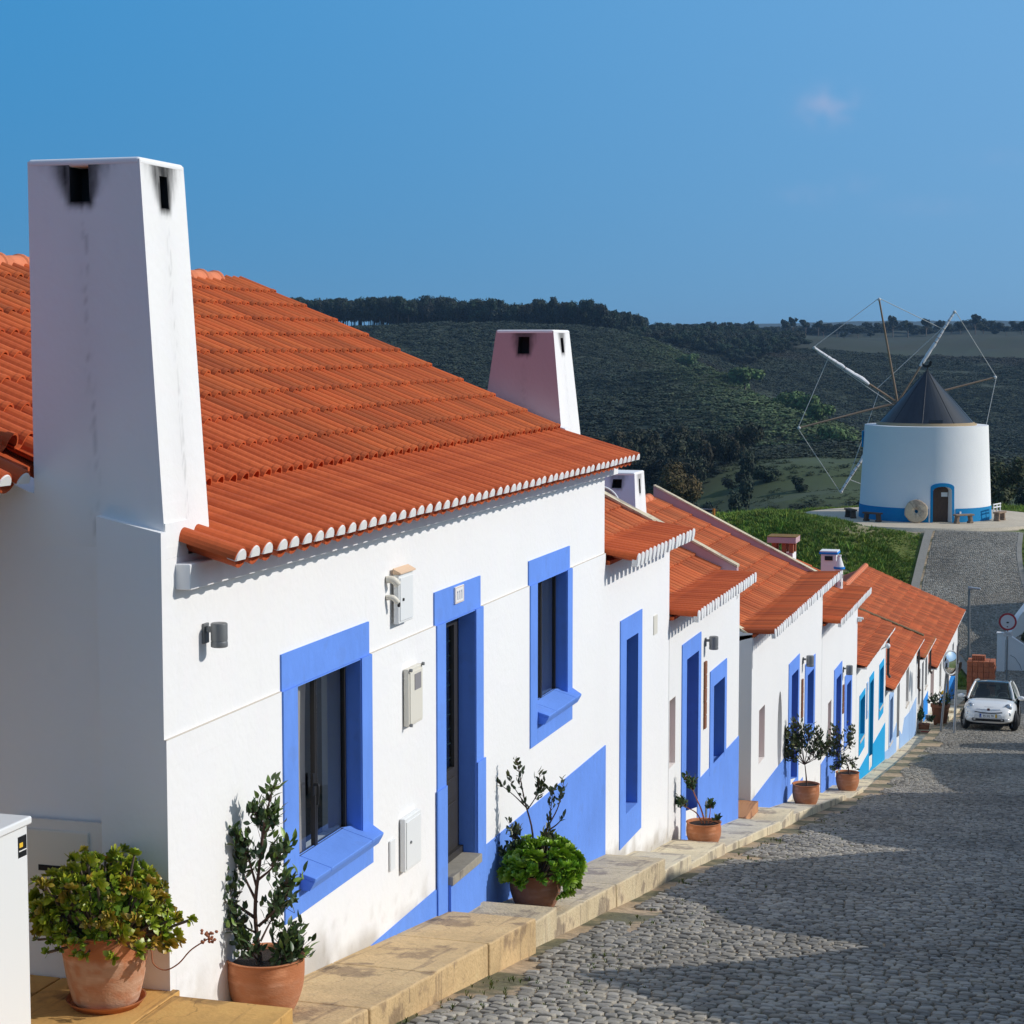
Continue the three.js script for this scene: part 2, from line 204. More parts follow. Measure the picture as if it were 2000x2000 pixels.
function groundY(x, z) {                                     // the land as it is drawn: kept under the road, level round the mill
  const s = -z; let h = landY(x, z); const dist = Math.hypot(x, z);
  if (dist > 140) h += (fbm(x * 0.02 + 50, z * 0.02 + 50, 4, 0, 101) - 0.5) * Math.min(9, dist * 0.012) + (fbm(x * 0.15, z * 0.15, 2, 0, 102) - 0.5) * 0.8;
  else h += (fbm(x * 0.4 + 9, z * 0.4, 3, 0, 103) - 0.5) * 0.5;
  const dm = Math.hypot(x - MILL.x, z - MILL.z); h = mix(MILL.y - 0.12, h, step(7.0, 9.6, dm));
  if (s < 112 && s > -40) { const l = s < 84 ? -7.5 : roadLeft(s) - 0.4, r = s < 84 ? 15 : roadRight(s) + 0.4, d = Math.max(l - x, x - r, 0), under = s < 84 ? roadY(s) - 1.3 : roadY(s) - 0.1; h = s < 84 ? mix(Math.min(h, under), h, step(0, 3, d)) : mix(under, h, step(0, 2.2, d)); }
  return h;
}
const memo = new Map(), nodeY = (i, j) => { const k = i * 100003 + j; let v = memo.get(k); if (v === undefined) memo.set(k, (v = groundY(i * 3, j * 3))); return v; }, farY = (x, z) => { const u = x / 3, v = z / 3, i = Math.floor(u), j = Math.floor(v), a = u - i, b = v - j; return mix(mix(nodeY(i, j), nodeY(i + 1, j), a), mix(nodeY(i, j + 1), nodeY(i + 1, j + 1), a), b); };
const FAR = (x, z) => Math.hypot(x - 5, z);
{
  const xs = [], zs = []; for (let x = -36; x <= 26; x += 1) xs.push(x); let st = 1.3; for (let x = 26 + st; x < 3200; x += st) { xs.push(x); st *= 1.11; } st = 1.3; for (let x = -36 - st; x > -3200; x -= st) { xs.unshift(x); st = Math.min(st * 1.08, st < 9 ? 99 : st * 1.03); }
  for (let z = 40; z > -140; z -= 1) zs.push(z); st = 1.5; for (let z = -140; z > -4200; z -= st) { zs.push(z); st = st < 8 ? st * 1.06 : st * 1.025; } zs.unshift(60, 90, 140, 220, 400); zs.sort((a, b) => b - a);
  const nx = xs.length, nz = zs.length, pos = new Float32Array(nx * nz * 3), col = new Float32Array(nx * nz * 3), uv = new Float32Array(nx * nz * 2), idx = [];
  for (let j = 0; j < nz; j++) for (let i = 0; i < nx; i++) {
    const x = xs[i], z = zs[j], y = groundY(x, z), o = (j * nx + i) * 3, d = FAR(x, z), n = fbm(x * 0.05, z * 0.05, 4, 0, 111), m = fbm(x * 0.5, z * 0.5, 3, 0, 112);
    pos.set([x, y, z], o); uv.set([x, z], (j * nx + i) * 2);
    let c = d < 150 ? [mix(0.08, 0.13, n), mix(0.13, 0.19, m), 0.025] : [mix(0.022, 0.036, n), mix(0.034, 0.052, m), 0.02];
    if (d > 190 && d < 260 && x > -50) c = [mix(0.028, 0.055, m), mix(0.05, 0.085, m), 0.017];
    if (d > 690 && y > 2) c = d < 900 ? [0.017 + 0.012 * n, 0.025 + 0.012 * m, 0.013] : [0.022, 0.034, 0.02];                                            // pale fields on the plateau
    if (x > -13 && x < -3 && z < -86 && z > -112) { const path = Math.exp(-(((x + 6.2 + 0.5 * Math.sin(z * 0.3)) / 0.7) ** 2)) * step(0.35, 0.6, m + 0.25 * step(-100, -104, z)); c = c.map((v, k) => mix(v, [0.32, 0.27, 0.19][k], clamp(path))); }
    if (Math.hypot(x - MILL.x, z - MILL.z) < 7.6) c = [0.4, 0.34, 0.26];
    col.set(c, o);
    if (i && j) { const a = (j - 1) * nx + i - 1, b = a + 1, e = j * nx + i - 1, f = e + 1; idx.push(a, b, f, a, f, e); }
  }
  const g = new THREE.BufferGeometry(); g.setAttribute('position', new THREE.BufferAttribute(pos, 3)); g.setAttribute('color', new THREE.BufferAttribute(col, 3)); g.setAttribute('uv', new THREE.BufferAttribute(uv, 2)); g.setIndex(idx.map((v, k) => v)); g.computeVertexNormals();
  if (g.attributes.normal.getY(nx * 40 + 40) < 0) { const q = g.index.array; for (let k = 0; k < q.length; k += 3) { const t = q[k]; q[k] = q[k + 1]; q[k + 1] = t; } g.computeVertexNormals(); }
  tag(structure('hills', g, M.terrain), 'green valley slopes and far hills below the blue sky', 'hills');
}

// road: a sheet of earth and sand with every cobble laid on it
const road = (() => {
  const rows = [], pos = [], uv = [], idx = []; for (let s = -12; s <= 106.4; s += 0.4) rows.push(s);
  const nc = 8; rows.forEach((s, j) => { for (let i = 0; i <= nc; i++) { const x = mix(roadLeft(s), roadRight(s), i / nc), y = roadY(s) - 0.004 + (vnoise(x * 3, s * 3, 0, 5) - 0.5) * 0.01; pos.push(x, y, -s); uv.push(x, s); if (j && i) { const a = (j - 1) * (nc + 1) + i - 1, e = j * (nc + 1) + i - 1; idx.push(a, a + 1, e + 1, a, e + 1, e); } } });
  const g = new THREE.BufferGeometry(); g.setAttribute('position', new THREE.Float32BufferAttribute(pos, 3)); g.setAttribute('uv', new THREE.Float32BufferAttribute(uv, 2)); g.setIndex(idx); g.computeVertexNormals();
  const r = tag(structure('road', g, M.road), 'steep cobbled street running downhill past the houses and up to the windmill', 'road');
  const R = rng(77);
  const stone = [0, 1, 2].map((k) => {                         // rounded setts, 0.12 x 0.1 m on top
    const b = new THREE.SphereGeometry(1, 12, 6, 0, Math.PI * 2, 0, Math.PI * 0.62), p = b.attributes.position, q = rng(5 + k), f = (v, e) => Math.sign(v) * Math.pow(Math.abs(v), e);
    for (let i = 0; i < p.count; i++) { const j = 0.9 + 0.2 * hash(Math.round(p.getX(i) * 50), Math.round(p.getZ(i) * 50), k); const tp = p.getY(i) > 0.4 ? 0.12 * (hash(Math.round(p.getX(i) * 40), Math.round(p.getZ(i) * 40), k + 9) - 0.5) : 0; p.setXYZ(i, f(p.getX(i), 0.42) * j, f(p.getY(i), 0.42) + tp, f(p.getZ(i), 0.42) * j); }
    b.computeVertexNormals(); return b;
  });
  const list = [], cam = camera.position;
  for (let s = 9.2; s < 106.2;) {
    const pitch = 0.086 + 0.024 * R(), xl = s < 84 ? 0.86 : roadLeft(s) + 0.5, xr = s < 84 ? Math.min(roadRight(s), 5.9) : roadRight(s) - 0.15, slope = Math.atan((roadY(s + 0.3) - roadY(s - 0.3)) / 0.6);
    for (let x = xl + 0.06 * R(); x < xr;) {
      const w = 0.075 + 0.045 * R(), arc = 0.05 * Math.sin(x * 1.9) + 0.05 * (vnoise(x * 0.8, s * 0.7, 0, 31) - 0.5) * 2, c = x + w / 2; x += w + 0.006 + 0.012 * R();
      const edge = s < 84 && c < 1.25 && vnoise(c * 2.2, s * 1.1, 0, 33) > 0.5 + 0.8 * (c - 0.86); if (edge || (s > 70 && R() < 0.0)) { R(); R(); R(); continue; }
      const p = V(c, roadY(s + arc) - 0.014 + 0.014 * (R() - 0.5), -(s + arc + 0.016 * (R() - 0.5)));
      const m = TRS(p, [slope + (R() - 0.5) * 0.16, (R() - 0.5) * 0.3, (R() - 0.5) * 0.16], V(w / 2, 0.03 + 0.01 * R(), pitch / 2 - 0.003 - 0.006 * R()));
      list.push({ m, d: p.distanceTo(cam), k: Math.floor(R() * 3), v: (0.55 + 0.7 * R()) * (0.62 + 0.72 * fbm(c * 0.55 + 3, s * 0.4, 3, 0, 35)), warm: R(), seen: s > 9.4 && c < 5.2 - s * 0.032 });
    }
    s += pitch;
  }
  list.sort((a, b) => (b.seen - a.seen) || a.d - b.d);
  list.slice(0, 300).forEach((c) => { const o = mesh('cobblestone', stone[c.k], M.cobble[Math.floor(c.warm * 4) % 4], r); o.applyMatrix4(c.m); });
  for (let k = 0; k < 3; k++) { const L = list.slice(300).filter((c) => c.k === k); inst('cobblestones', stone[k], M.cobbleInst, L.map((c) => c.m), r, L.map((c) => rgb(0.30 * c.v, (0.268 + 0.012 * c.warm) * c.v, (0.212 + 0.03 * c.warm) * c.v))); }
  // weeds in the joints along the kerb
  const blade = join([0, 1, 2, 3, 4].map((i) => new THREE.PlaneGeometry(0.012, 0.07, 1, 1).translate(0, 0.03, 0).rotateX(0.5).rotateY(i * 1.26)));
  const wl = [], wc = []; for (let i = 0; i < 1100; i++) { const s = 10 + 40 * R() * R() + 6 * R(), x = 0.85 + 0.9 * R() * R() + (R() < 0.25 ? 1.2 * R() : 0); if (vnoise(x * 1.4, s * 0.9, 0, 55) < 0.52) continue; wl.push(TRS(V(x, roadY(s) + 0.005, -s), [0, R() * 6, 0], 0.2 + 0.45 * R())); wc.push(rgb(0.06 + 0.05 * R(), 0.09 + 0.05 * R(), 0.02)); }
  inst('weeds', blade, M.foliageInst, wl, r, wc);
  return r;
})();
{ // paved edge strips of the road that climbs to the mill
  const strip = (x, w) => { const pos = [], uv = [], idx = []; let j = 0; for (let s = 84.5; s <= 106; s += 0.5, j++) for (let i = 0; i < 2; i++) { const X = x(s) + i * w; pos.push(X, roadY(s) + 0.03, -s); uv.push(X, s); if (j && i) { const a = (j - 1) * 2, e = j * 2; idx.push(a, a + 1, e + 1, a, e + 1, e); } } const g = new THREE.BufferGeometry(); g.setAttribute('position', new THREE.Float32BufferAttribute(pos, 3)); g.setAttribute('uv', new THREE.Float32BufferAttribute(uv, 2)); g.setIndex(idx); g.computeVertexNormals(); return g; };
  mesh('edge_strip', strip((s) => roadLeft(s), 0.42), M.verge, road); mesh('edge_strip', strip((s) => roadRight(s) - 0.2, 0.25), M.verge, road);
}

// pavement: stepped slabs between the fronts and the road, each piece its own slab
const PAVE = [[10.2, 0.39, 15.42, -0.32, 0.80], [15.44, -0.42, 16.38, -0.5, 0.72], [16.4, -0.6, 21.05, -1.26, 0.71], [21.07, -1.4, 22.62, -1.62, 0.70], [22.64, -1.74, 24.9, -2.04, 0.68], [24.92, -2.12, 29.8, -2.92, 0.66], [29.82, -3.0, 31.38, -3.1, 0.64], [31.4, -3.2, 38.8, -4.52, 0.62], [38.82, -4.64, 41.45, -4.95, 0.66], [41.47, -5.06, 46.08, -5.82, 0.6], [46.1, -5.9, 52.9, -6.74, 0.6], [52.92, -6.8, 62.9, -7.98, 0.62], [62.92, -7.86, 66, -8.1, 0.85], [66.02, -7.95, 69.5, -8.5, 0.8], [69.52, -8.4, 76, -9.4, 0.8], [76.02, -9.5, 83, -10, 0.8]];
const paveY = (s) => { for (const [a, ya, b, yb] of PAVE) if (s <= b) return mix(ya, yb, clamp((s - a) / (b - a))); return -10; };
{
  const pv = tag(structure('pavement', wbox(-0.2, 0.3, 10.3, 10.5, -0.6, -0.1), M.concreteGrey), 'stepped concrete pavement along the foot of the white houses', 'pavement'), R = rng(9);
  for (const [a, ya, b, yb, xo] of PAVE) {
    const n = Math.max(1, Math.round((b - a) / (a < 30 ? 1.3 : 2.2)));
    for (let i = 0; i < n; i++) {
      const s0 = mix(a, b, i / n) + (i ? 0.004 : 0), s1 = mix(a, b, (i + 1) / n) - (i < n - 1 ? 0.004 : 0), L = s1 - s0, slope = (yb - ya) / (b - a), drop = 0.75, w = xo + 0.015 * (R() - 0.5) + 0.06;
      const g = new RoundedBoxGeometry(w, drop, L, 3, 0.018); g.translate(w / 2 - 0.06, -drop / 2, -(s0 + s1) / 2); const p = g.attributes.position;
      for (let k = 0; k < p.count; k++) { const s = -p.getZ(k); p.setY(k, p.getY(k) + ya + (s - a) * slope + 0.006 * (vnoise(p.getX(k) * 9, s * 5, 0, 14) - 0.5)); p.setX(k, p.getX(k) + (p.getX(k) > 0.3 ? 0.02 * (vnoise(s * 2.3, p.getY(k) * 3, 0, 15) - 0.5) : 0)); }
      g.computeVertexNormals(); mesh('paving_slab', boxUV(g), s0 < 15.4 ? M.concrete : s0 < 21 ? M.concreteGrey : M.concretePale, pv);
    }
  }
  mesh('clay_step', rbox(-0.5, 0.13, 29.8, 30.95, -3.4, -2.9, 0.01), M.stepClay, pv);
  mesh('paint_stripe', wbox(0.12, 0.62, 62.915, 62.93, -7.93, -7.9), M.red, pv);
  // flat terrace in front of the first corner
  const tr = tag(structure('terrace', wbox(-3.4, 0.8, 5, 10.16, -1.2, 0.55), M.terrace), 'sand coloured tiled terrace at the foot of the first house corner', 'terrace');
  for (const [x0, x1, s0, s1] of [[-3.4, -0.74, 5, 9.4], [-0.73, 0.06, 5, 9.4], [0.07, 0.83, 5, 9.4], [-3.4, -0.74, 9.41, 10.28], [-0.73, 0.06, 9.41, 10.28], [0.07, 0.83, 9.41, 10.18]]) mesh('floor_tile', rbox(x0, x1, s0, s1, 0.55, 0.66 + 0.003 * R(), 0.008), M.terrace, tr);
}

// ---------------------------------------------------------------- roof tiles
// Local axes of a tile: its lower end at x = 0, its length runs to -x, its width along z.
function shell(profile, len, thick, grow = 0, uvk = 1) {      // profile: [z, y] points, swept from x = 0 to -len, with a front face of the given thickness
  const pos = [], n = profile.length, P = (x, i, off, g) => { const a = profile[Math.max(0, i - 1)], b = profile[Math.min(n - 1, i + 1)], dz = b[0] - a[0], dy = b[1] - a[1], l = Math.hypot(dz, dy) || 1; const N = [-dy / l, dz / l]; const s = profile[0][0] < profile[n - 1][0] ? 1 : -1; return [x, profile[i][1] * g + s * N[1] * off, profile[i][0] * g + s * N[0] * off]; };
  const quad = (a, b, c, d) => pos.push(...a, ...b, ...c, ...a, ...c, ...d);
  const xs = grow ? [0, -0.035, -0.05, -len] : [0, -len], gs = grow ? [1 + grow, 1 + grow, 1, 0.93] : [1, 0.9];
  for (let k = 0; k + 1 < xs.length; k++) for (let i = 0; i + 1 < n; i++) quad(P(xs[k], i, 0, gs[k]), P(xs[k], i + 1, 0, gs[k]), P(xs[k + 1], i + 1, 0, gs[k + 1]), P(xs[k + 1], i, 0, gs[k + 1]));
  for (let i = 0; i + 1 < n; i++) { quad(P(0, i, -thick, gs[0]), P(0, i + 1, -thick, gs[0]), P(0, i + 1, 0, gs[0]), P(0, i, 0, gs[0])); quad(P(-len, i, -thick, gs[gs.length - 1]), P(-len, i + 1, -thick, gs[gs.length - 1]), P(0, i + 1, -thick, gs[0]), P(0, i, -thick, gs[0])); }
  const g = new THREE.BufferGeometry(), uv = []; for (let i = 0; i < pos.length; i += 3) uv.push(pos[i] * uvk, pos[i + 2] * uvk + pos[i + 1]);
  g.setAttribute('position', new THREE.Float32BufferAttribute(pos, 3)); g.setAttribute('uv', new THREE.Float32BufferAttribute(uv, 2)); g.computeVertexNormals(); return g;
}
const smooth = (g) => g;
const roundProfile = (r, y0, seg, up = 1) => Array.from({ length: seg + 1 }, (_, i) => { const a = Math.PI * (1 - i / seg); return [Math.cos(a) * r, y0 + up * Math.sin(a) * r]; });
const waveTile = (pitch, len, h, seg = 8, grow = 0.0) => {    // a roll beside a shallow channel
  const pr = []; for (let i = 0; i <= seg; i++) { const a = Math.PI * (1 - i / seg); pr.push([Math.cos(a) * pitch * 0.335, Math.sin(a) * h]); }
  for (let i = 1; i <= 3; i++) pr.push([pitch * 0.335 + pitch * 0.36 * i / 3, -0.3 * h * Math.sin(Math.PI * i / 3)]);
  return { geo: shell(pr, len, 0.014, grow), pr };
};
const coverTile = shell(roundProfile(0.078, 0, 10), 1.04, 0.013), channelTile = shell(roundProfile(0.088, 0, 10, -1), 1.0, -0.013);
const coverShort = shell(roundProfile(0.08, 0, 8), 0.66, 0.013), channelShort = shell(roundProfile(0.085, 0, 8, -1), 0.64, -0.013);
const plug = (() => { const sh = new THREE.Shape(); sh.absarc(0, 0, 0.064, 0, Math.PI); return new THREE.ExtrudeGeometry(sh, { depth: 0.05, bevelEnabled: true, bevelSize: 0.004, bevelThickness: 0.008, bevelSegments: 1, curveSegments: 8 }).rotateY(Math.PI / 2).translate(-0.06, 0, 0); })();
const plugTall = plug.clone().scale(1, 1.0, 1).translate(0.012, -0.004, 0);
const plugLong = (() => { const sh = new THREE.Shape(); sh.moveTo(0.07, -0.05); sh.absarc(0, 0, 0.07, 0, Math.PI); sh.lineTo(-0.055, -0.075); sh.lineTo(0.055, -0.075); return new THREE.ExtrudeGeometry(sh, { depth: 0.05, bevelEnabled: true, bevelSize: 0.004, bevelThickness: 0.008, bevelSegments: 1, curveSegments: 8 }).rotateY(Math.PI / 2).translate(-0.04, -0.004, 0); })();
const roofTileA = waveTile(0.2, 0.47, 0.084, 10, 0.06).geo, roofTileB = waveTile(0.2, 0.5, 0.072, 7, 0.05).geo, roofTileC = waveTile(0.23, 0.42, 0.03, 5, 0.03).geo;
const clayColor = (R, pale = 0) => { const v = 0.74 + 0.5 * R(), y = R() - 0.5; return rgb(mix(0.56, 0.64, pale) * v, mix(0.112, 0.165, pale) * v * (1 + 0.16 * y), mix(0.022, 0.05, pale) * v * (1 + 0.25 * y)); };

// rows of roof tiles on a slope from (x0, y0) at the lower edge up to (x1, y1); skip(s, x) leaves places free
function tileSlope({ parent, x0, y0, x1, y1, s0, s1, pitch, course, geo, own = 0, skip, seed = 3, pale = 0 }) {
  const R = rng(seed), a = Math.atan2(y1 - y0, x0 - x1), L = Math.hypot(x1 - x0, y1 - y0), n = Math.round(L / course), c = L / n, m = Math.round((s1 - s0) / pitch), p = (s1 - s0) / m, list = [];
  for (let i = 0; i < n; i++) for (let j = 0; j < m; j++) {
    const d = i * c, x = x0 - Math.cos(a) * d, y = y0 + Math.sin(a) * d, s = s0 + (j + 0.42) * p; if (skip && skip(s, x, y)) { R(); continue; }
    const pos = V(x + 0.012 * (R() - 0.5), y + 0.022 + 0.004 * R(), -s);
    list.push({ m: TRS(pos, [(R() - 0.5) * 0.03, (R() - 0.5) * 0.03, -(a - 0.04 + 0.01 * (R() - 0.5))], V(1, 1, p / pitch)), d: pos.distanceTo(camera.position), k: Math.floor(R() * 4) });
  }
  list.sort((q, w) => q.d - w.d);
  for (const t of list.slice(0, own)) mesh('roof_tile', geo, M.clay[t.k], parent).applyMatrix4(t.m);
  const rest = list.slice(own); if (rest.length) inst('roof_tiles', geo, M.clayInst, rest.map((t) => t.m), parent, rest.map(() => clayColor(R, pale)));
}
// the double row of round tiles along the eaves, their ends stopped with white mortar
function eaveRow({ parent, s0, s1, n, x, y, slope, long = false, asParts = true, seed = 5, plugs = true, skip }) {
  const R = rng(seed), cov = long ? coverTile : coverShort, cha = long ? channelTile : channelShort, p = (s1 - s0) / (n - 1), A = [], B = [], C = [];
  for (let i = 0; i < n; i++) {
    const s = s0 + i * p; if (skip && skip(s)) continue;
    const e = [(R() - 0.5) * 0.04, (R() - 0.5) * 0.02, -(slope + (R() - 0.5) * 0.012)], px = x + 0.014 * (R() - 0.5), a = TRS(V(px, y + 0.006 * R(), -s), e), b = TRS(V(px - 0.03, y + (long ? 0.022 : 0.05), -(s + p / 2)), [0, (R() - 0.5) * 0.02, -slope + 0.01]);
    if (asParts) {
      const t = mesh('eave_tile', cov, M.clay[Math.floor(R() * 4)], parent); t.applyMatrix4(a); if (plugs) mesh('mortar_plug', long ? plugTall : plugLong, M.mortar, t);
      if (i < n - 1) mesh('channel_tile', cha, M.clay[Math.floor(R() * 4)], parent).applyMatrix4(b);
    } else { A.push(a); B.push(b); C.push(clayColor(R)); }
  }
  if (!asParts) { inst('eave_tiles', cov, M.clayInst, A, parent, C); inst('channel_tiles', cha, M.clayInst, B, parent, C); if (plugs) inst('mortar_plugs', plugLong, M.mortar, A, parent); }
}
const ridgeTile = shell(roundProfile(0.115, 0, 10), 0.44, 0.016, 0.12);
function ridgeRow(parent, x, y, s0, s1, mat = M.clayPale, own = true) {
  const R = rng(8), list = []; for (let s = s0; s < s1; s += 0.38) list.push(TRS(V(x, y + 0.01 * R(), -s), [0, Math.PI / 2, 0.03]));
  if (own) for (const m of list) mesh('ridge_tile', ridgeTile, mat, parent).applyMatrix4(m); else inst('ridge_tiles', ridgeTile, mat, list, parent);
}

// ---------------------------------------------------------------- openings
// o: [s0, s1, y0, y1] clear opening, t: outer edge of the painted surround, depth of the reveal, face: how far the wall face stands proud there
function surround(o, t, depth, x = 0, proud = 0.014) {
  const [a, b, c, d] = o, g = []; if (t) g.push(plate(rect(...t), [rect(...o)], x, x + proud));
  const k = 0.008, f = x + (t ? -0.001 : 0.002);
  g.push(wbox(-depth, f, a - k, a, c, d), wbox(-depth, f, b, b + k, c, d), wbox(-depth, f, a - k, b + k, d, d + k), wbox(-depth, f, a - k, b + k, c - k, c));
  return g;
}
const grown = ([a, b, c, d], k = 0.0085) => rect(a - k, b + k, c - k, d + k);
function glassWindow(house, o, depth, { leaves = 2, curtain = true, handle = false } = {}) {
  const [a, b, c, d] = o, x1 = -depth + 0.005, x0 = x1 - 0.034, F = 0.02, m = (a + b) / 2, g = [plate(rect(...o), [rect(a + F, b - F, c + F, d - F)], x0, x1)];
  const win = mesh('window', g, M.frame, house);
  const edges = leaves === 2 ? [[a + F, m], [m, b - F]] : [[a + F, b - F]];
  for (const [p, q] of edges) { mesh('sash', plate(rect(p + 0.003, q - 0.003, c + F + 0.003, d - F - 0.003), [rect(p + 0.022, q - 0.022, c + F + 0.04, d - F - 0.022)], x0 + 0.006, x1 + 0.006, 0.002), M.frame, win); mesh('pane', new THREE.PlaneGeometry(q - p - 0.04, d - c - 2 * F - 0.05).rotateY(Math.PI / 2).translate(x0 + 0.022, (c + d) / 2 + 0.005, -(p + q) / 2), M.glass, win); }
  if (curtain) { // folds of cloth hanging behind the near leaf
    const pos = new THREE.PlaneGeometry(m - a, d - c, 40, 6), P = pos.attributes.position; for (let i = 0; i < P.count; i++) P.setZ(i, 0.028 * Math.sin(P.getX(i) * 46) * (0.7 + 0.3 * Math.sin(P.getX(i) * 17)) + 0.02 * (vnoise(P.getX(i) * 9, P.getY(i) * 3) - 0.5));
    pos.computeVertexNormals(); mesh('curtain', pos.rotateY(Math.PI / 2).translate(x0 - 0.05, (c + d) / 2, -(a + m) / 2 - 0.0), M.curtain, win).material.side = THREE.DoubleSide;
  }
  if (handle) mesh('handle', [tube([V(x1 + 0.012, c + 0.52, -(m - 0.075)), V(x1 + 0.05, c + 0.52, -(m - 0.075)), V(x1 + 0.055, c + 0.5, -(m - 0.08)), V(x1 + 0.055, c + 0.38, -(m - 0.1))], 0.011, 16, 6), wbox(x1 + 0.01, x1 + 0.02, m - 0.09, m - 0.06, c + 0.44, c + 0.6)], M.blackPaint, win);
  return win;
}

// ---------------------------------------------------------------- chimneys: tapering stacks with open smoke holes and soot
// corners given as [x, y, s] for bottom and top; faces: shaded (looks up the street) and street side; hole: [u0, u1, v0, v1] on a face, v from the top
function stack(parent, name, b, t, yb, yt, { mat = M.white, front = mat, holeF, holeS, soot = 1, seed = 4, cap = 0.03 }) {
  // b, t: [x0, x1, s0, s1] footprints
  const P = (u, f, v) => { const e = b.map((q, i) => mix(t[i], q, v)), y = mix(yt, yb, v); return f === 0 ? [mix(e[0], e[1], u), y, -e[2]] : f === 1 ? [e[1], y, -mix(e[2], e[3], u)] : f === 2 ? [mix(e[1], e[0], u), y, -e[3]] : [e[0], y, -mix(e[3], e[2], u)]; };
  const build = (f, hole) => {
    const nu = hole ? 36 : 1, nv = hole ? 72 : 1, pos = [], col = [], uv = [], W = Math.hypot(P(1, f, 1)[0] - P(0, f, 1)[0], P(1, f, 1)[2] - P(0, f, 1)[2]), H = yt - yb;
    const us = Array.from({ length: nu + 1 }, (_, i) => i / nu), vs = Array.from({ length: nv + 1 }, (_, i) => Math.pow(i / nv, 1.6));
    if (hole) { for (const q of [hole[0], hole[1]]) us.push(q); for (const q of [hole[2], hole[3]]) vs.push(q); us.sort((p, q) => p - q); vs.sort((p, q) => p - q); }
    const tone = (u, v) => { if (!hole || !soot) return 1; const cu = (hole[0] + hole[1]) / 2, hw = (hole[1] - hole[0]) / 2, n = fbm(u * 9, v * 9, 4, 0, seed), du = Math.max(0, Math.abs(u - cu) - hw) * W, dv = v > hole[3] ? (v - hole[3]) * H : 0, up = 1 - clamp(v / hole[3]), nn = fbm(u * 40, v * 26, 4, 0, seed + 7), rad = mix(0.03, 0.14, up) * (0.65 + 0.7 * nn); let k = Math.exp(-((du / rad) ** 2 * 0.8 + (dv / (0.018 + 0.03 * nn)) ** 2)) * (0.72 + 0.4 * nn) * soot; k = Math.min(k, 0.97); const run = Math.exp(-(((u - cu - 0.02 + 0.05 * (n - 0.5)) * W / 0.03) ** 2)) * step(0.46, 0.7, fbm(u * 90, v * 60, 3, 0, seed + 3)) * 0.26 * step(hole[3], hole[3] + 0.1, v); const veil = Math.exp(-(((u - cu) * W / 0.12) ** 2)) * 0.045 * step(hole[3], hole[3] + 0.1, v); k = Math.max(k, run * soot, veil); return 1 - k; };
    for (let i = 0; i + 1 < us.length; i++) for (let j = 0; j + 1 < vs.length; j++) {
      const um = (us[i] + us[i + 1]) / 2, vm = (vs[j] + vs[j + 1]) / 2; if (us[i + 1] - us[i] < 1e-6 || vs[j + 1] - vs[j] < 1e-6 || (hole && um > hole[0] && um < hole[1] && vm > hole[2] && vm < hole[3])) continue;
      for (const [u, v] of [[us[i], vs[j + 1]], [us[i + 1], vs[j + 1]], [us[i + 1], vs[j]], [us[i], vs[j + 1]], [us[i + 1], vs[j]], [us[i], vs[j]]]) { pos.push(...P(u, f, v)); const c = tone(u, v); col.push(c, c * 0.995, c * 0.985); uv.push(u * W + f * 3, v * H); }
    }
    const g = new THREE.BufferGeometry(); g.setAttribute('position', new THREE.Float32BufferAttribute(pos, 3)); g.setAttribute('color', new THREE.Float32BufferAttribute(col, 3)); g.setAttribute('uv', new THREE.Float32BufferAttribute(uv, 2)); g.computeVertexNormals(); return g;
  };
  const vc = (m) => { const k = m.clone(); k.vertexColors = true; return k; };
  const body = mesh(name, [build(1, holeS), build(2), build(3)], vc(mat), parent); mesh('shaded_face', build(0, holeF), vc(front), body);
  const lid = new RoundedBoxGeometry(t[1] - t[0] + 0.006, 0.05, t[3] - t[2] + 0.006, 3, 0.022).translate((t[0] + t[1]) / 2, yt - 0.012, -(t[2] + t[3]) / 2); mesh('cap', boxUV(lid), mat, body);
  const D = 0.14, inner = []; for (const [f, h] of [[0, holeF], [1, holeS]]) if (h) {
    const q = (u, v, d) => { const p = P(u, f, v); if (f === 0) p[2] -= d; else p[0] -= d; return p; }, [u0, u1, v0, v1] = h, c = [[u0, v0], [u1, v0], [u1, v1], [u0, v1]], pos = [];
    for (let i = 0; i < 4; i++) { const [a, e] = [c[i], c[(i + 1) % 4]], A = q(...a, 0), B = q(...e, 0), Cc = q(...e, D), Dd = q(...a, D); pos.push(...A, ...B, ...Cc, ...A, ...Cc, ...Dd); }
    const [A, B, Cc, Dd] = c.map((k) => q(...k, D)); pos.push(...A, ...B, ...Cc, ...A, ...Cc, ...Dd); const g = new THREE.BufferGeometry(); g.setAttribute('position', new THREE.Float32BufferAttribute(pos, 3)); g.computeVertexNormals(); inner.push(g);
  }
  M.dark.side = THREE.DoubleSide; for (const q of inner) mesh('smoke_hole', q, M.dark, body);
  return body;
}

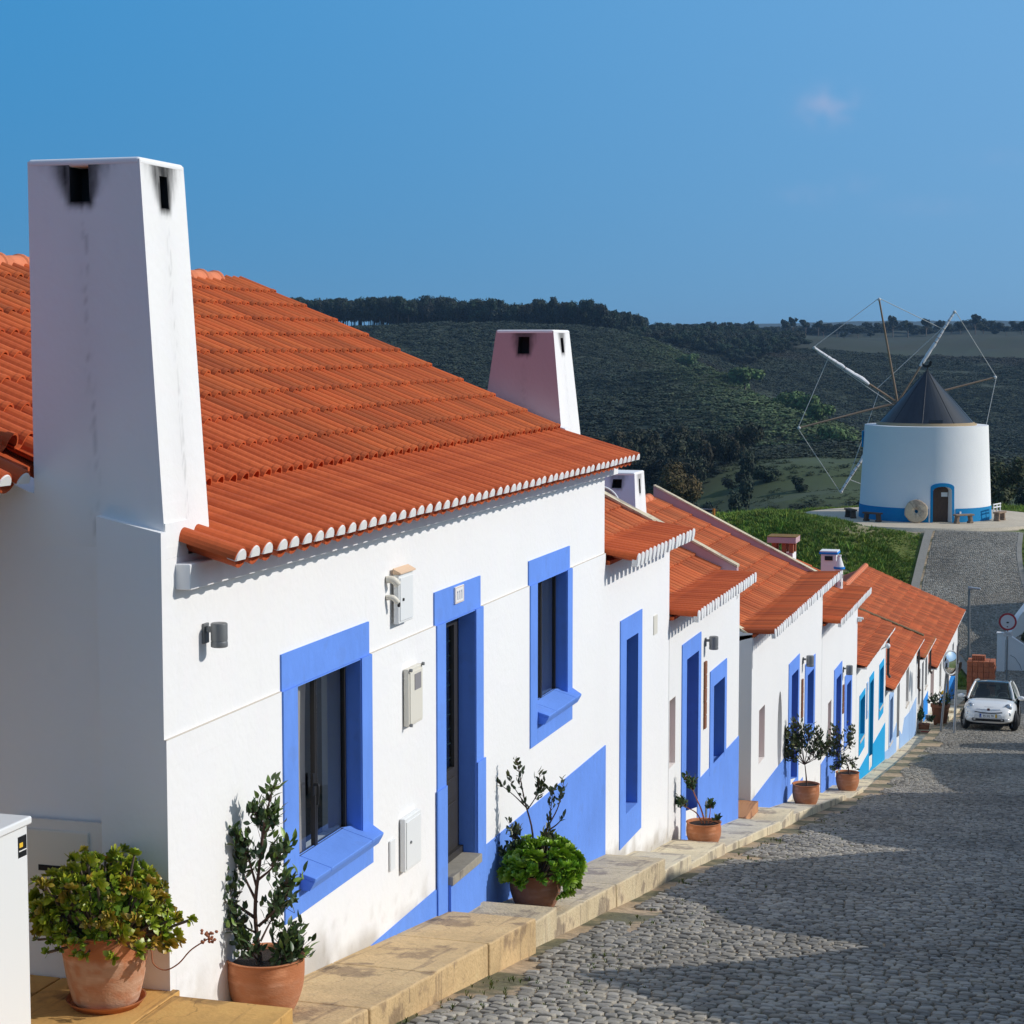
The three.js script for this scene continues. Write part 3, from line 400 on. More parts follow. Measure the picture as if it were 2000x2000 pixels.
// weathered foot of a wall, splashed and damp, its upper edge as white as the wall
function wallFoot(parent, s0, s1, x, base, mat, h = 0.5, seed = 3) {
  const n = Math.round((s1 - s0) / 0.06), m = 10, pos = [], col = [], uv = [], idx = [];
  for (let i = 0; i <= n; i++) for (let j = 0; j <= m; j++) { const s = mix(s0, s1, i / n), v = j / m, y = base(s) - 0.05 + v * (h + 0.05), d = step(0.25, 0.95, fbm(s * 3.1, v * 1.4, 5, 0, seed) * 1.25 + 0.32 - v * 1.1) * 0.5 + step(0.62, 0.8, fbm(s * 14, v * 5, 3, 0, seed + 1)) * 0.3 * (1 - v), k = j === m ? 0 : d; pos.push(x, y, -s); uv.push(-s, y); col.push(1 - k * 0.75, 1 - k * 0.82, 1 - k * 0.92); if (i && j) { const a = (i - 1) * (m + 1) + j - 1, e = i * (m + 1) + j - 1; idx.push(a, e, e + 1, a, e + 1, a + 1); } }
  const g = new THREE.BufferGeometry(); g.setAttribute('position', new THREE.Float32BufferAttribute(pos, 3)); g.setAttribute('color', new THREE.Float32BufferAttribute(col, 3)); g.setAttribute('uv', new THREE.Float32BufferAttribute(uv, 2)); g.setIndex(idx); g.computeVertexNormals(); const k = mat.clone(); k.vertexColors = true; return mesh('wall_foot', g, k, parent);
}

// ---------------------------------------------------------------- house 1: the large house with the tall chimney
{
  const h = thing('white_house', 'nearest white house with tall chimney, long tiled roof and blue framed windows and door', 'house', [0, 0, 0]);
  const s0 = 10.3, s1 = 21.0, L = 2.17;
  const W1 = [12.19, 13.4, 0.84, 2.16], DR = [15.37, 16.2, -0.02, 2.16], W2 = [18.19, 19.32, 0.87, 2.165];
  const holes = [W1, DR, W2].map((o) => grown(o)), cut = (o) => [o[0] - 0.0085, o[1] + 0.0085, o[2] - 0.0085, L + 0.1];
  const upper = plate([[s0, -2.2], [s1, -2.2], [s1, 3.24], [s0, 3.24]], holes, -0.3, 0);
  // the lower wall stands 24 mm proud up to the ledge; the openings are let into it
  const low = [[s0 - 0.02, -2.2], [s1, -2.2], [s1, L], [cut(W2)[1], L], [cut(W2)[1], cut(W2)[2]], [cut(W2)[0], cut(W2)[2]], [cut(W2)[0], L], [cut(DR)[1], L], [cut(DR)[1], cut(DR)[2]], [cut(DR)[0], cut(DR)[2]], [cut(DR)[0], L], [cut(W1)[1], L], [cut(W1)[1], cut(W1)[2]], [cut(W1)[0], cut(W1)[2]], [cut(W1)[0], L], [s0 - 0.02, L]];
  const wall = mesh('wall', [upper, plate(low, [], 0, 0.016)], M.white, h);
  // return wall at the near corner, unseen front beyond it set deep to cut bounced light, far gable and back
  mesh('wall', [crossPlate([[-3.0, -1], [-0.302, -1], [-0.302, 3.5], [-0.5, 3.52], [-0.9, 3.62], [-3.0, 4.5]], s0, s0 + 0.3), wbox(-0.302, -0.002, s0 + 0.002, s0 + 0.3, 3.241, 3.45), crossPlate([[-0.42, -1], [0, -1], [0, 3.40], [-0.42, 3.49]], s0 - 0.06, s0), crossPlate([[0.0005, -1], [0.016, -1], [0.016, L], [0.0005, L]], s0 - 0.061, s0 - 0.02), wbox(-3.3, -3.0, 4.5, s0 + 0.3, -1, 4.45), crossPlate([[-8.3, -4], [-0.3, -4], [-0.3, 3.3], [-4.36, 5.1], [-8.3, 3.3]], s1 - 0.3, s1), wbox(-8.5, -8.3, 4.5, s1, -4, 3.3), crossPlate([[-8.3, -4], [-3.0, -4], [-3.0, 4.3], [-4.36, 5.0], [-8.3, 3.3]], 4.5, 4.8)], M.white, h);
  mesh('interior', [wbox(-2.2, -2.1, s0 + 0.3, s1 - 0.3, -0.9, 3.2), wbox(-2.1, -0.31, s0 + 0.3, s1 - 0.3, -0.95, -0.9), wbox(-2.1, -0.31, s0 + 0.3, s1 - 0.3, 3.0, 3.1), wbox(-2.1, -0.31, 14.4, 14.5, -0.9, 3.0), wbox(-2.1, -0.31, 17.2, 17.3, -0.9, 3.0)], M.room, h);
  mesh('cornice', rbox(-0.05, 0.098, 10.42, 21.24, 3.045, 3.2, 0.008), M.white, h);
  wallFoot(h, s0 + 0.02, 15.1, 0.0168, paveY, M.white, 0.5, 3);
  // painted surrounds
  const f = 0.016, p = 0.013;
  [[s0 - 0.06, 11.93], [13.625, 15.13], [16.43, 17.93], [19.525, s1]].forEach(([a, b]) => mesh('ledge', wbox(0.0005, 0.0168, a, b, L + 0.0005, L + 0.005), M.cream, h));
  const frames = [[plate(rect(11.95, 13.6, L, 2.42), [], 0, p), plate(rect(11.94, 12.185, 0.57, L + 0.001), [], 0.001, f + p), plate(rect(13.405, 13.62, 0.57, L + 0.001), [], 0.001, f + p), plate(rect(12.186, 13.404, 0.57, 0.83), [], f, f + p), ...surround(W1, null, 0.105, f)],
    [plate(rect(17.93, 19.46, L, 2.41), [], 0, p), plate(rect(17.94, 18.185, 0.575, L + 0.001), [], 0.001, f + p), plate(rect(19.325, 19.52, 0.575, L + 0.001), [], 0.001, f + p), plate(rect(18.186, 19.324, 0.575, 0.86), [], f, f + p), ...surround(W2, null, 0.105, f)],
    [plate(rect(15.12, 16.38, L, 2.45), [], 0, p), plate(rect(15.14, 15.365, -0.38, L + 0.001), [], 0.001, f + p), plate(rect(16.205, 16.42, -0.6, L + 0.001), [], 0.001, f + p), plate(rect(15.11, 15.362, -0.38, 0.78), [], f + p, f + p + 0.012), plate(rect(16.21, 16.45, -0.62, 0.8), [], f + p, f + p + 0.012), ...surround(DR, null, 0.14, f)]];
  for (const q of frames) mesh('painted_frame', q, M.blue, h);
  const band = [plate([[13.4, -0.07], [15.105, -0.05], [15.105, -0.7], [13.4, -0.4]], [], f, f + 0.011), plate([[15.37, -0.085], [16.2, -0.085], [16.2, -0.8], [15.37, -0.8]], [], f, f + 0.05), plate([[16.455, -0.02], [21.0, 0.0], [21.0, -1.9], [16.455, -1.2]], [], f, f + 0.011)];
  for (const q of band) mesh('painted_base', q, M.blue, h);
  mesh('doorstep', rbox(-0.138, 0.085, 15.375, 16.195, -0.09, -0.012, 0.008), M.doorstep, h);
  // window 1 and 2 with sloping sill tiles
  for (const [o, tiles] of [[W1, 3], [W2, 3]]) {
    const w = glassWindow(h, o, 0.105, { handle: o === W1, curtain: true }), a = o[0] + 0.004, b = o[1] + 0.14, cuts = tiles === 3 ? [0, 0.22, 0.82, 1] : [0, 0.3, 0.7, 1];
    for (let i = 0; i + 1 < cuts.length; i++) { const q0 = mix(a, b, cuts[i]) + (i ? 0.005 : 0), q1 = mix(a, b, cuts[i + 1]); const g = new RoundedBoxGeometry(0.27, 0.03, q1 - q0, 2, 0.007).translate(0, 0, -(q0 + q1) / 2).rotateZ(0); g.applyMatrix4(new THREE.Matrix4().makeRotationZ(-0.28)).translate(0.012, o[2] + 0.012, 0); mesh('sill_tile', boxUV(i === cuts.length - 2 ? clipSill(g, o[1]) : g), M.blue, w); }
    mesh('sill', crossPlate([[0.02, o[2] - 0.1], [0.1, o[2] - 0.1], [0.135, o[2] - 0.04], [0.02, o[2] - 0.005]], a, b), M.blue, w);
  }
  function clipSill(g, sEnd) { const q = g.attributes.position; for (let i = 0; i < q.count; i++) if (-q.getZ(i) > sEnd - 0.005 && q.getX(i) < 0.026) q.setX(i, 0.026), q.setY(i, q.getY(i)); g.computeVertexNormals(); return g; }
  // door leaf: glazed above, two panels below
  const x1 = -0.135, leaf = mesh('door', [plate(rect(DR[0], DR[1], -0.01, 2.16), [rect(15.5, 16.07, 0.78, 2.05)], x1 - 0.05, x1), wbox(x1 - 0.05, x1 + 0.04, DR[0], DR[1], -0.01, 0.05)], M.doorLeaf, h);
  mesh('pane', wbox(x1 - 0.03, x1 - 0.024, 15.48, 16.09, 0.76, 2.07), M.glass, leaf);
  mesh('lattice', Array.from({ length: 9 }, (_, i) => wbox(x1 - 0.036, x1 - 0.032, 15.5, 16.07, 0.86 + i * 0.13, 0.87 + i * 0.13)), std(rgb(0.02, 0.06, 0.075)), leaf);
  for (const [c, d] of [[0.1, 0.48], [0.53, 0.7]]) mesh('panel', rbox(x1 - 0.01, x1 + 0.014, 15.5, 16.07, c, d, 0.006), M.doorLeaf, leaf);
  mesh('handle', [bar(V(x1, 0.74, -15.43), V(x1 + 0.06, 0.74, -15.43), 0.012), bar(V(x1 + 0.055, 0.74, -15.43), V(x1 + 0.055, 0.74, -15.55), 0.01)], M.blackPaint, leaf);
  // roof
  const deck = [[-0.6, 3.47], [-4.36, 5.14], [-8.6, 3.2], [-8.6, 3.12], [-4.36, 5.05], [-0.6, 3.39]];
  const roof = mesh('roof', [crossPlate(deck, 10.9, 21.12), crossPlate([[-1.2, 3.73], [-4.36, 5.14], [-8.6, 3.2], [-8.6, 3.12], [-4.36, 5.05], [-1.2, 3.65]], 4.6, 10.9), crossPlate([[0.0, 3.22], [0.0, 3.235], [-0.62, 3.46], [-0.62, 3.37]], 10.95, 21.12)], M.clay[1], h);
  tileSlope({ parent: roof, x0: -0.55, y0: 3.5, x1: -4.36, y1: 5.19, s0: 4.7, s1: 21.13, pitch: 0.2, course: 0.417, geo: roofTileA, own: 300, skip: (s, x) => (s < 10.92 && x > -0.9) || (s < 10.2 && x > -0.95) || (s > 10.1 && s < 10.95 && x > -1.25) || (s < 7), seed: 12 });
  tileSlope({ parent: roof, x0: -8.6, y0: 3.2, x1: -4.36, y1: 5.17, s0: 4.7, s1: 21.1, pitch: 0.4, course: 0.8, geo: roofTileA, own: 0, skip: () => true });
  ridgeRow(roof, -4.36, 5.2, 8.1, 20.5);
  mesh('ridge_mortar', wbox(-4.47, -4.25, 7, 20.62, 5.08, 5.21), M.grout, roof);
  eaveRow({ parent: h, s0: 10.55, s1: 21.02, n: 53, x: 0.36, y: 3.225, slope: 0.28, long: true, seed: 21 });
  eaveRow({ parent: h, s0: 8.06, s1: 10.2, n: 11, x: -0.88, y: 3.68, slope: 0.41, long: true, seed: 22 });
  // chimneys
  stack(h, 'chimney', [-0.86, -0.001, 10.298, 10.9], [-0.86, -0.13, 10.3, 10.87], 3.3, 5.57, { holeF: [0.375, 0.545, 0.01, 0.105], holeS: [0.42, 0.59, 0.035, 0.118], seed: 31 });
}

// ---------------------------------------------------------------- the lower houses down the street
// one entry per house, everything in metres along the street (s) and height (y)
function rowHouse(c) {
  const h = thing('white_house', c.label, 'house'), holes = (c.open || []).map((o) => (o.oval ? ovalPath(o.o) : grown(o.o))), yb = Math.min(paveY(c.s0), paveY(c.s1)) - 0.9;
  function ovalPath([a, b, y0, y1]) { return Array.from({ length: 24 }, (_, i) => [(a + b) / 2 + Math.cos(i / 12 * Math.PI) * (b - a) / 2, (y0 + y1) / 2 + Math.sin(i / 12 * Math.PI) * (y1 - y0) / 2]); }
  mesh('wall', [plate(rect(c.s0, c.s1, yb, c.top), holes, -0.3, 0)], c.mat || M.whiteFar, h);
  wallFoot(h, c.s0 + 0.01, c.s1 - 0.01, 0.0012, paveY, c.mat || M.whiteFar, 0.4, Math.round(c.s0));
  const [rx, ry] = c.ridge, kx = c.kink[0], ky = c.kink[1], back = -8.2, by = ky - 0.4;
  const gable = [[back, yb - 2], [-0.3, yb - 2], [-0.3, c.top - 0.05], [rx, ry - 0.12], [back, by - 0.1]];
  mesh('wall', [crossPlate(gable, c.s0, c.s0 + 0.25), crossPlate(gable, c.s1 - 0.25, c.s1), wbox(back - 0.2, back, c.s0, c.s1, yb - 2, by)], c.mat || M.whiteFar, h);
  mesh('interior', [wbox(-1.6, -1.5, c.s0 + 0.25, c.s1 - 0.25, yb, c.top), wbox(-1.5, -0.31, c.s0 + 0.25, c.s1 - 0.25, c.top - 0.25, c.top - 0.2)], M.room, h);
  // roof deck and tiles
  const ex = c.eave[0], ey = c.eave[1], roof = mesh('roof', [crossPlate([[kx, ky - 0.03], [rx, ry - 0.03], [back - 0.3, by - 0.05], [back - 0.3, by - 0.12], [rx, ry - 0.12], [kx, ky - 0.11]], c.s0, c.r1 ?? c.s1), crossPlate([[ex - 0.3, ey - 0.02], [kx - 0.05, ky - 0.03], [kx - 0.05, ky - 0.12], [ex - 0.3, ey - 0.06]], c.s0, c.s1)], M.clay[1], h);
  const flat = !c.eaveTiles && !c.step; tileSlope({ parent: roof, x0: flat ? ex : kx, y0: flat ? ey - 0.01 : ky, x1: rx, y1: ry, s0: c.s0 + (c.near ?? 0), s1: c.r1 ?? c.s1, pitch: c.pitch ?? 0.2, course: c.course ?? 0.44, geo: c.geo ?? roofTileB, seed: c.seed, pale: c.pale ?? 0.55, skip: c.skip });
  if (c.eaveTiles) eaveRow({ parent: h, s0: c.e0, s1: c.e1, n: Math.round((c.e1 - c.e0) / 0.2) + 1, x: ex, y: ey, slope: Math.atan2(ky + 0.03 - ey, ex - kx), asParts: c.eaveTiles === 'parts', seed: c.seed });
  else { if (!flat) tileSlope({ parent: roof, x0: ex, y0: ey - 0.01, x1: kx, y1: ky - 0.01, s0: c.s0 + 0.02, s1: c.s1 - 0.02, pitch: 0.23, course: 0.4, geo: roofTileC, seed: c.seed + 1, pale: 0.2 }); mesh('eave_board', wbox(ex - 0.06, ex - 0.02, c.s0, c.s1, ey - 0.07, ey - 0.005), M.mortar, h); mesh('eave_soffit', wbox(0.0, ex - 0.06, c.s0, c.s1, ey - 0.07, ey - 0.04), M.mortar, h); }
  if (c.ridgeTiles) { ridgeRow(roof, rx, ry + 0.02, c.s0 + 0.3, c.s1 - 0.3, M.clayPale, c.s0 < 40); mesh('ridge_mortar', wbox(rx - 0.1, rx + 0.1, c.s0 + 0.2, c.s1 - 0.3, ry - 0.1, ry + 0.03), M.grout, roof); }
  for (const p of c.parapets || []) { const g = [[p.x0, p.y0], [p.x1, p.y1]], up = p.up ?? 0.2; mesh('parapet', crossPlate([[p.x0, p.y0 - 0.5], [p.x1, p.y1 - 0.7], [p.x1, p.y1], [p.x0, p.y0]], p.s, p.s + 0.17), p.mat || M.mauve, h); mesh('coping', crossPlate([[p.x0 + 0.012, p.y0 + 0.002], [p.x1, p.y1 + 0.002], [p.x1, p.y1 + 0.035], [p.x0 + 0.012, p.y0 + 0.035]], p.s - 0.012, p.s + 0.182), M.concretePale, h); }
  // openings
  for (const o of c.open || []) {
    const d = o.depth ?? 0.26, [a, b, y0, y1] = o.o;
    if (o.oval) { mesh('niche', plate(rect(a - 0.05, b + 0.05, y0 - 0.05, y1 + 0.05), [], -0.29, -0.22), o.back || M.cement, h); continue; }
    const kind = o.kind, m = kind === 'door' ? mesh('door', [wbox(-d - 0.05, -d, a, b, y0, y1), ...[0.12, 0.55].map((q) => wbox(-d, -d + 0.015, a + 0.1, b - 0.1, mix(y0, y1, q) + 0.05, mix(y0, y1, q + 0.36)))], o.mat || M.doorBlue, h)
      : kind === 'niche' ? mesh('niche', wbox(-d - 0.03, -d, a, b, y0, y1), o.mat || M.mauve, h)
      : kind === 'shutter' ? mesh('window', Array.from({ length: Math.round((y1 - y0) / 0.09) }, (_, i) => wbox(-d - 0.03, -d + 0.004 * (i % 2), a, b, y0 + i * 0.09 + 0.004, Math.min(y1, y0 + (i + 1) * 0.09))), M.shutter, h)
      : glassWindow(h, [a, b, y0, y1], d, { curtain: false });
    if (o.color) mesh('surround', surround(o.o, o.t, d, 0.0), o.color, m); else mesh('reveal', surround(o.o, null, d, 0), o.lining || M.offWhite, m);
    if (o.sill) mesh('sill', rbox(-d, 0.03, a - 0.02, b + 0.02, y0 - 0.06, y0 - 0.005, 0.005), o.sill === true ? M.cream : o.sill, m);
  }
  for (const b of c.bands || []) mesh('painted_base', plate(b.poly, [], 0, b.d ?? 0.011), b.mat || M.blue, h);
  for (const [a, y0, y1, s] of c.pipes || []) mesh('drainpipe', [bar(V(a, y1, -s), V(a, y0, -s), 0.035), bar(V(a, y1, -s), V(a + 0.12, y1 + 0.12, -s), 0.035), ...[0.25, 0.7].map((k) => bar(V(a, mix(y0, y1, k) - 0.02, -s), V(a, mix(y0, y1, k) + 0.02, -s), 0.045)), bar(V(a, y0 + 0.02, -s), V(a + 0.06, y0 - 0.08, -s), 0.04)], M.brown, h);
  return h;
}
const B = M.blue;
const h2 = rowHouse({ label: 'narrow white house beside the nearest house, with one tall blue framed opening', s0: 21.02, s1: 24.5, top: 2.06, kink: [-0.23, 2.16], ridge: [-4.0, 4.05], eave: [0.36, 2.1], eaveTiles: 'parts', e0: 21.1, e1: 24.2, seed: 41, mat: M.white,
  parapets: [{ s: 24.34, x0: -0.2, y0: 2.22, x1: -1.6, y1: 2.93, mat: M.cement }],
  open: [{ o: [22.05, 22.66, -1.04, 1.04], t: [21.76, 22.88, -1.4, 1.3], color: B, kind: 'glass', depth: 0.28 }] });
rowHouse({ label: 'white house with purple door and blue framed window behind the potted sapling', s0: 24.52, s1: 29.75, top: 0.98, kink: [-0.26, 0.99], ridge: [-3.9, 2.76], eave: [0.36, 1.0], eaveTiles: 'parts', e0: 24.6, e1: 28.95, seed: 42,
  parapets: [{ s: 29.45, x0: 0.0, y0: 1.08, x1: -2.4, y1: 2.33 }],
  open: [{ o: [24.32 + 0.2, 24.92, -1.02, -0.13], kind: 'niche', depth: 0.1, lining: M.offWhite, skip: true }, { o: [25.62, 26.44, -2.2, 0.25], t: [25.32, 26.62, -2.4, 0.49], color: B, kind: 'door' }, { o: [27.6, 28.47, -1.66, -0.45], t: [27.33, 28.64, -1.72, -0.2], color: B, kind: 'glass' }].filter((o) => !o.skip).concat([{ o: [24.56, 24.93, -1.02, -0.13], kind: 'niche', depth: 0.1 }]),
  bands: [{ poly: [[26.63, -1.6], [29.75, -1.6], [29.75, -3.4], [26.63, -2.9]] }] });
const h4 = rowHouse({ label: 'white house with the widest tiled roof, oval niche and potted tree beside its purple door', s0: 30.96, s1: 39.5, top: -0.16, kink: [-0.27, -0.2], ridge: [-3.5, 1.3], eave: [0.36, -0.15], eaveTiles: 'stuff', e0: 31.05, e1: 39.35, seed: 43, ridgeTiles: true, near: 0.05,
  parapets: [{ s: 39.34, x0: 0.0, y0: -0.2, x1: -3.5, y1: 1.56 }, { s: 30.98, x0: 0.01, y0: -0.24, x1: -1.4, y1: 0.52, mat: M.whiteFar }],
  open: [{ o: [31.72, 32.3, -2.46, -1.56], kind: 'niche', depth: 0.12 }, { o: [33.72, 34.22, -3.05, -1.62], oval: true }, { o: [35.28, 36.1, -3.62, -1.56], t: [34.95, 36.27, -3.8, -1.3], color: B, kind: 'door' }, { o: [37.37, 38.24, -3.0, -1.9], t: [37.05, 38.46, -3.25, -1.64], color: B, kind: 'glass' }],
  bands: [{ poly: [[30.96, -2.92], [34.94, -2.94], [34.94, -4.3], [30.96, -3.5]] }, { poly: [[36.28, -3.8], [36.9, -3.8], [36.9, -4.5], [36.28, -4.4]] }] });
rowHouse({ label: 'white house behind the straggly young potted tree, just before the turquoise house', s0: 39.52, s1: 45.75, top: -1.22, kink: [-0.27, -1.16], ridge: [-3.6, 0.35], eave: [0.36, -1.17], eaveTiles: 'stuff', e0: 39.6, e1: 45.1, seed: 44,
  open: [{ o: [40.6, 41.12, -3.98, -3.03], kind: 'niche', depth: 0.12 }, { o: [41.85, 42.7, -4.9, -2.72], t: [41.5, 42.85, -5.1, -2.47], color: B, kind: 'door' }, { o: [43.76, 44.56, -4.25, -3.17], t: [43.4, 44.75, -4.6, -2.92], color: B, kind: 'glass' }],
  bands: [{ poly: [[39.52, -4.1], [41.49, -4.1], [41.49, -5.6], [39.52, -5.2]] }] });
const h6 = rowHouse({ label: 'white house with bright turquoise base and turquoise framed windows and door', s0: 45.77, s1: 52.55, top: -3.1, kink: [-0.3, -2.96], ridge: [-4.2, -2.1], eave: [0.25, -3.06], seed: 45, geo: roofTileC, pitch: 0.23, course: 0.38, pale: 0.35,
  open: [{ o: [46.52, 47.5, -5.0, -4.02], t: [46.36, 47.56, -5.34, -3.88], color: M.cyan, kind: 'shutter', sill: true }, { o: [48.62, 49.42, -6.2, -3.95], t: [48.5, 49.52, -6.3, -3.78], color: M.cyan, kind: 'shutter' }, { o: [50.95, 51.9, -5.02, -4.0], t: [50.83, 51.98, -5.3, -3.84], color: M.cyan, kind: 'shutter', sill: true }],
  bands: [{ poly: [[45.77, -5.68], [48.49, -5.68], [48.49, -6.7], [45.77, -6.3]], mat: M.cyan }, { poly: [[49.53, -5.68], [52.55, -5.68], [52.55, -7.2], [49.53, -6.9]], mat: M.cyan }], pipes: [[0.07, -4.35, -3.2, 52.45]] });
rowHouse({ label: 'whitewashed house with pale worn blue base and brown drainpipe, past the turquoise house', s0: 52.57, s1: 62.35, top: -4.83, kink: [-0.3, -4.63], ridge: [-3.9, -3.15], eave: [0.25, -4.78], seed: 46, geo: roofTileC, pitch: 0.23, course: 0.38, pale: 0.35,
  open: [{ o: [53.8, 54.6, -6.55, -5.3], kind: 'shutter', sill: true, color: M.worn, t: [53.6, 54.8, -6.7, -5.1] }, { o: [55.9, 56.7, -7.35, -5.0], kind: 'door', mat: M.shutter }, { o: [58.7, 59.6, -6.35, -5.1], kind: 'shutter', sill: true }],
  bands: [{ poly: [[52.57, -6.5], [53.6, -6.62], [54.9, -6.45], [55.85, -6.3], [55.85, -7.9], [52.57, -7.2]], mat: M.worn }, { poly: [[56.75, -6.7], [57.6, -7.0], [58.3, -6.62], [60, -6.75], [62.35, -6.7], [62.35, -8.5], [56.75, -7.9]], mat: M.worn }], pipes: [[0.07, -6.4, -4.95, 62.25]] });
rowHouse({ label: 'narrow white house whose eaves are covered in yellow brown lichen', s0: 62.37, s1: 67.0, top: -5.55, kink: [-0.1, -5.36], ridge: [-3.9, -4.25], eave: [0.27, -5.44], seed: 47, geo: roofTileC, pitch: 0.23, course: 0.38, pale: 0.35,
  open: [{ o: [63.0, 63.8, -7.2, -6.0], kind: 'glass', sill: true }, { o: [64.4, 65.1, -8.2, -5.95], kind: 'door', mat: M.shutter }, { o: [65.7, 66.5, -7.0, -5.85], kind: 'glass', sill: true }],
  bands: [{ poly: [[65.15, -7.3], [67, -7.3], [67, -8.9], [65.15, -8.6]], mat: M.azure }], pipes: [[0.07, -6.6, -5.6, 66.9]] });
const h9 = rowHouse({ label: 'last white house of the row with large plain tiled roof and azure base', s0: 67.02, s1: 82.1, top: -6.55, kink: [0.0, -6.38], ridge: [-3.8, -4.78], eave: [0.32, -6.5], seed: 48, step: true, geo: roofTileC, pitch: 0.26, course: 0.42, pale: 0.45, ridgeTiles: true,
  open: [{ o: [68.1, 69.6, -8.95, -6.9], kind: 'niche', mat: M.mauve, depth: 0.2 }, { o: [72.2, 73.2, -8.2, -7.2], kind: 'shutter', sill: true }, { o: [76.3, 77.3, -9.7, -7.6], kind: 'door', mat: M.doorLeaf }, { o: [79.0, 79.9, -8.6, -7.5], kind: 'shutter', sill: true }],
  bands: [{ poly: [[72.0, -8.6], [76.2, -8.6], [76.2, -10.2], [72.0, -9.9]], mat: M.azure }, { poly: [[77.4, -8.7], [82.1, -8.6], [82.1, -10.9], [77.4, -10.8]], mat: M.azure }] });
mesh('mossy_verge', Array.from({ length: 14 }, (_, i) => { const k = i / 14, x = mix(0.1, -2.6, k); return new RoundedBoxGeometry(0.24, 0.09, 0.22, 1, 0.03).rotateZ(-0.38).translate(x, mix(-4.68, -3.66, k), -62.3 - 0.03 * (i % 2)); }), M.moss, scene.getObjectByName('white_house_006'));
mesh('lichen', rbox(-0.12, 0.255, 62.5, 66.9, -5.43, -5.395, 0.01), M.lichen, scene.getObjectByName('white_house_007'));
// chimneys of the lower houses
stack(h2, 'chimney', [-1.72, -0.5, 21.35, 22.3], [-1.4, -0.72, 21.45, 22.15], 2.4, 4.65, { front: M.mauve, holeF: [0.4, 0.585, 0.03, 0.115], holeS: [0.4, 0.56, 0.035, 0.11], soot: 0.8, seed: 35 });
mesh('parapet', crossPlate([[-1.55, 3.55], [-0.5, 3.2], [-0.5, 3.55], [-0.62, 3.585], [-1.55, 3.93]], 21.16, 21.34), M.white, h2);
{
  const h3 = scene.getObjectByName('white_house_002');
  stack(h3, 'chimney', [-1.95, -0.9, 26.6, 27.4], [-1.52, -0.98, 26.7, 27.3], 1.2, 2.68, { holeF: [0.45, 0.68, 0.055, 0.14], holeS: [0.42, 0.56, 0.06, 0.2], soot: 0.6, seed: 36, front: plaster(rgb(0.58, 0.73, 0.92)) });  // front: bluish shade put into the colour, against warm bounce off the roof
  const h5 = scene.getObjectByName('white_house_004');
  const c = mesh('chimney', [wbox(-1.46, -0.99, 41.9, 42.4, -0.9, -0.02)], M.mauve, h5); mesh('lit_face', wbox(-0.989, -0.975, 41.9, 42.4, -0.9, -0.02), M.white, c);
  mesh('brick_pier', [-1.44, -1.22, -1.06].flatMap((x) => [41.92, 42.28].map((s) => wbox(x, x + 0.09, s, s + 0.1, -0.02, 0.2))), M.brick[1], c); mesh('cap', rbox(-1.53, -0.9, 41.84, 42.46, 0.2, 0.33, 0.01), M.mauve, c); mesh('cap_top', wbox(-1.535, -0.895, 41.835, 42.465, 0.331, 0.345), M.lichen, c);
  // two little ornamental chimneys, white with blue edges
  const d = mesh('chimney', [plate(rect(45.1, 45.5, -1.3, -0.36), [rect(45.2, 45.4, -0.5, -0.42)], -0.79, -0.44)], M.whiteFar, h5); mesh('blue_edge', rbox(-0.83, -0.4, 45.06, 45.54, -0.36, -0.31, 0.008), M.azure, d); mesh('cap', rbox(-0.82, -0.41, 45.07, 45.53, -0.309, -0.28, 0.006), M.whiteFar, d); mesh('smoke_hole', wbox(-0.7, -0.52, 45.08, 45.101, -0.5, -0.4), M.dark, d);
  const e = mesh('chimney', [cyl(-0.29, -1.12, -44.5, 0.085, 0.085, 0.5), cyl(-0.29, -0.57, -44.5, 0.11, 0.035, 0.23), cyl(-0.29, -0.34, -44.5, 0.04, 0.05, 0.04)], M.whiteFar, h5);
  mesh('blue_edge', [cyl(-0.29, -0.62, -44.5, 0.13, 0.13, 0.045), cyl(-0.29, -1.14, -44.5, 0.12, 0.12, 0.05)], M.azure, e);
  mesh('pierced_slot', Array.from({ length: 12 }, (_, i) => { const a = (i % 6) * 1.047 + (i > 5 ? 0.5 : 0); return box(-0.012, 0.012, -0.05, 0.05, -0.004, 0.004).translate(0, 0, 0.086).rotateY(a).translate(-0.29, i > 5 ? -0.96 : -0.78, -44.5); }), M.shutter, e);
}

// ---------------------------------------------------------------- things on the walls
function wallLamp(s, y, label, k = 1) {
  const t = thing('wall_lamp', label, 'wall lamp', [0, y, -s], 0, 'cylindrical wall lamps');
  mesh('bracket', [rbox(0, 0.018, -0.035, 0.035, -0.05, 0.075, 0.005), rbox(0.015, 0.06, -0.018, 0.018, 0.02, 0.055, 0.004)], M.grey, t);
  mesh('lamp_body', new THREE.LatheGeometry([[0, 0.08], [0.046, 0.08], [0.052, 0.074], [0.052, -0.028], [0.049, -0.03], [0.049, -0.034], [0.052, -0.036], [0.052, -0.066], [0.046, -0.07], [0.04, -0.05], [0, -0.05]].map(([r, q]) => new THREE.Vector2(r, q)), 28).translate(0.1, 0, 0), M.grey, t).scale.setScalar(k);
  return t;
}
wallLamp(10.8, 2.72, 'grey cylinder wall lamp near the corner of the nearest house');
wallLamp(26.95, 0.28, 'grey wall lamp beside the purple door behind the potted sapling', 1.25); wallLamp(36.75, -1.52, 'grey wall lamp between purple door and blue window, above the round potted tree', 1.4); wallLamp(43.1, -2.72, 'smallest grey wall lamp, on the house before the turquoise one', 1.4);
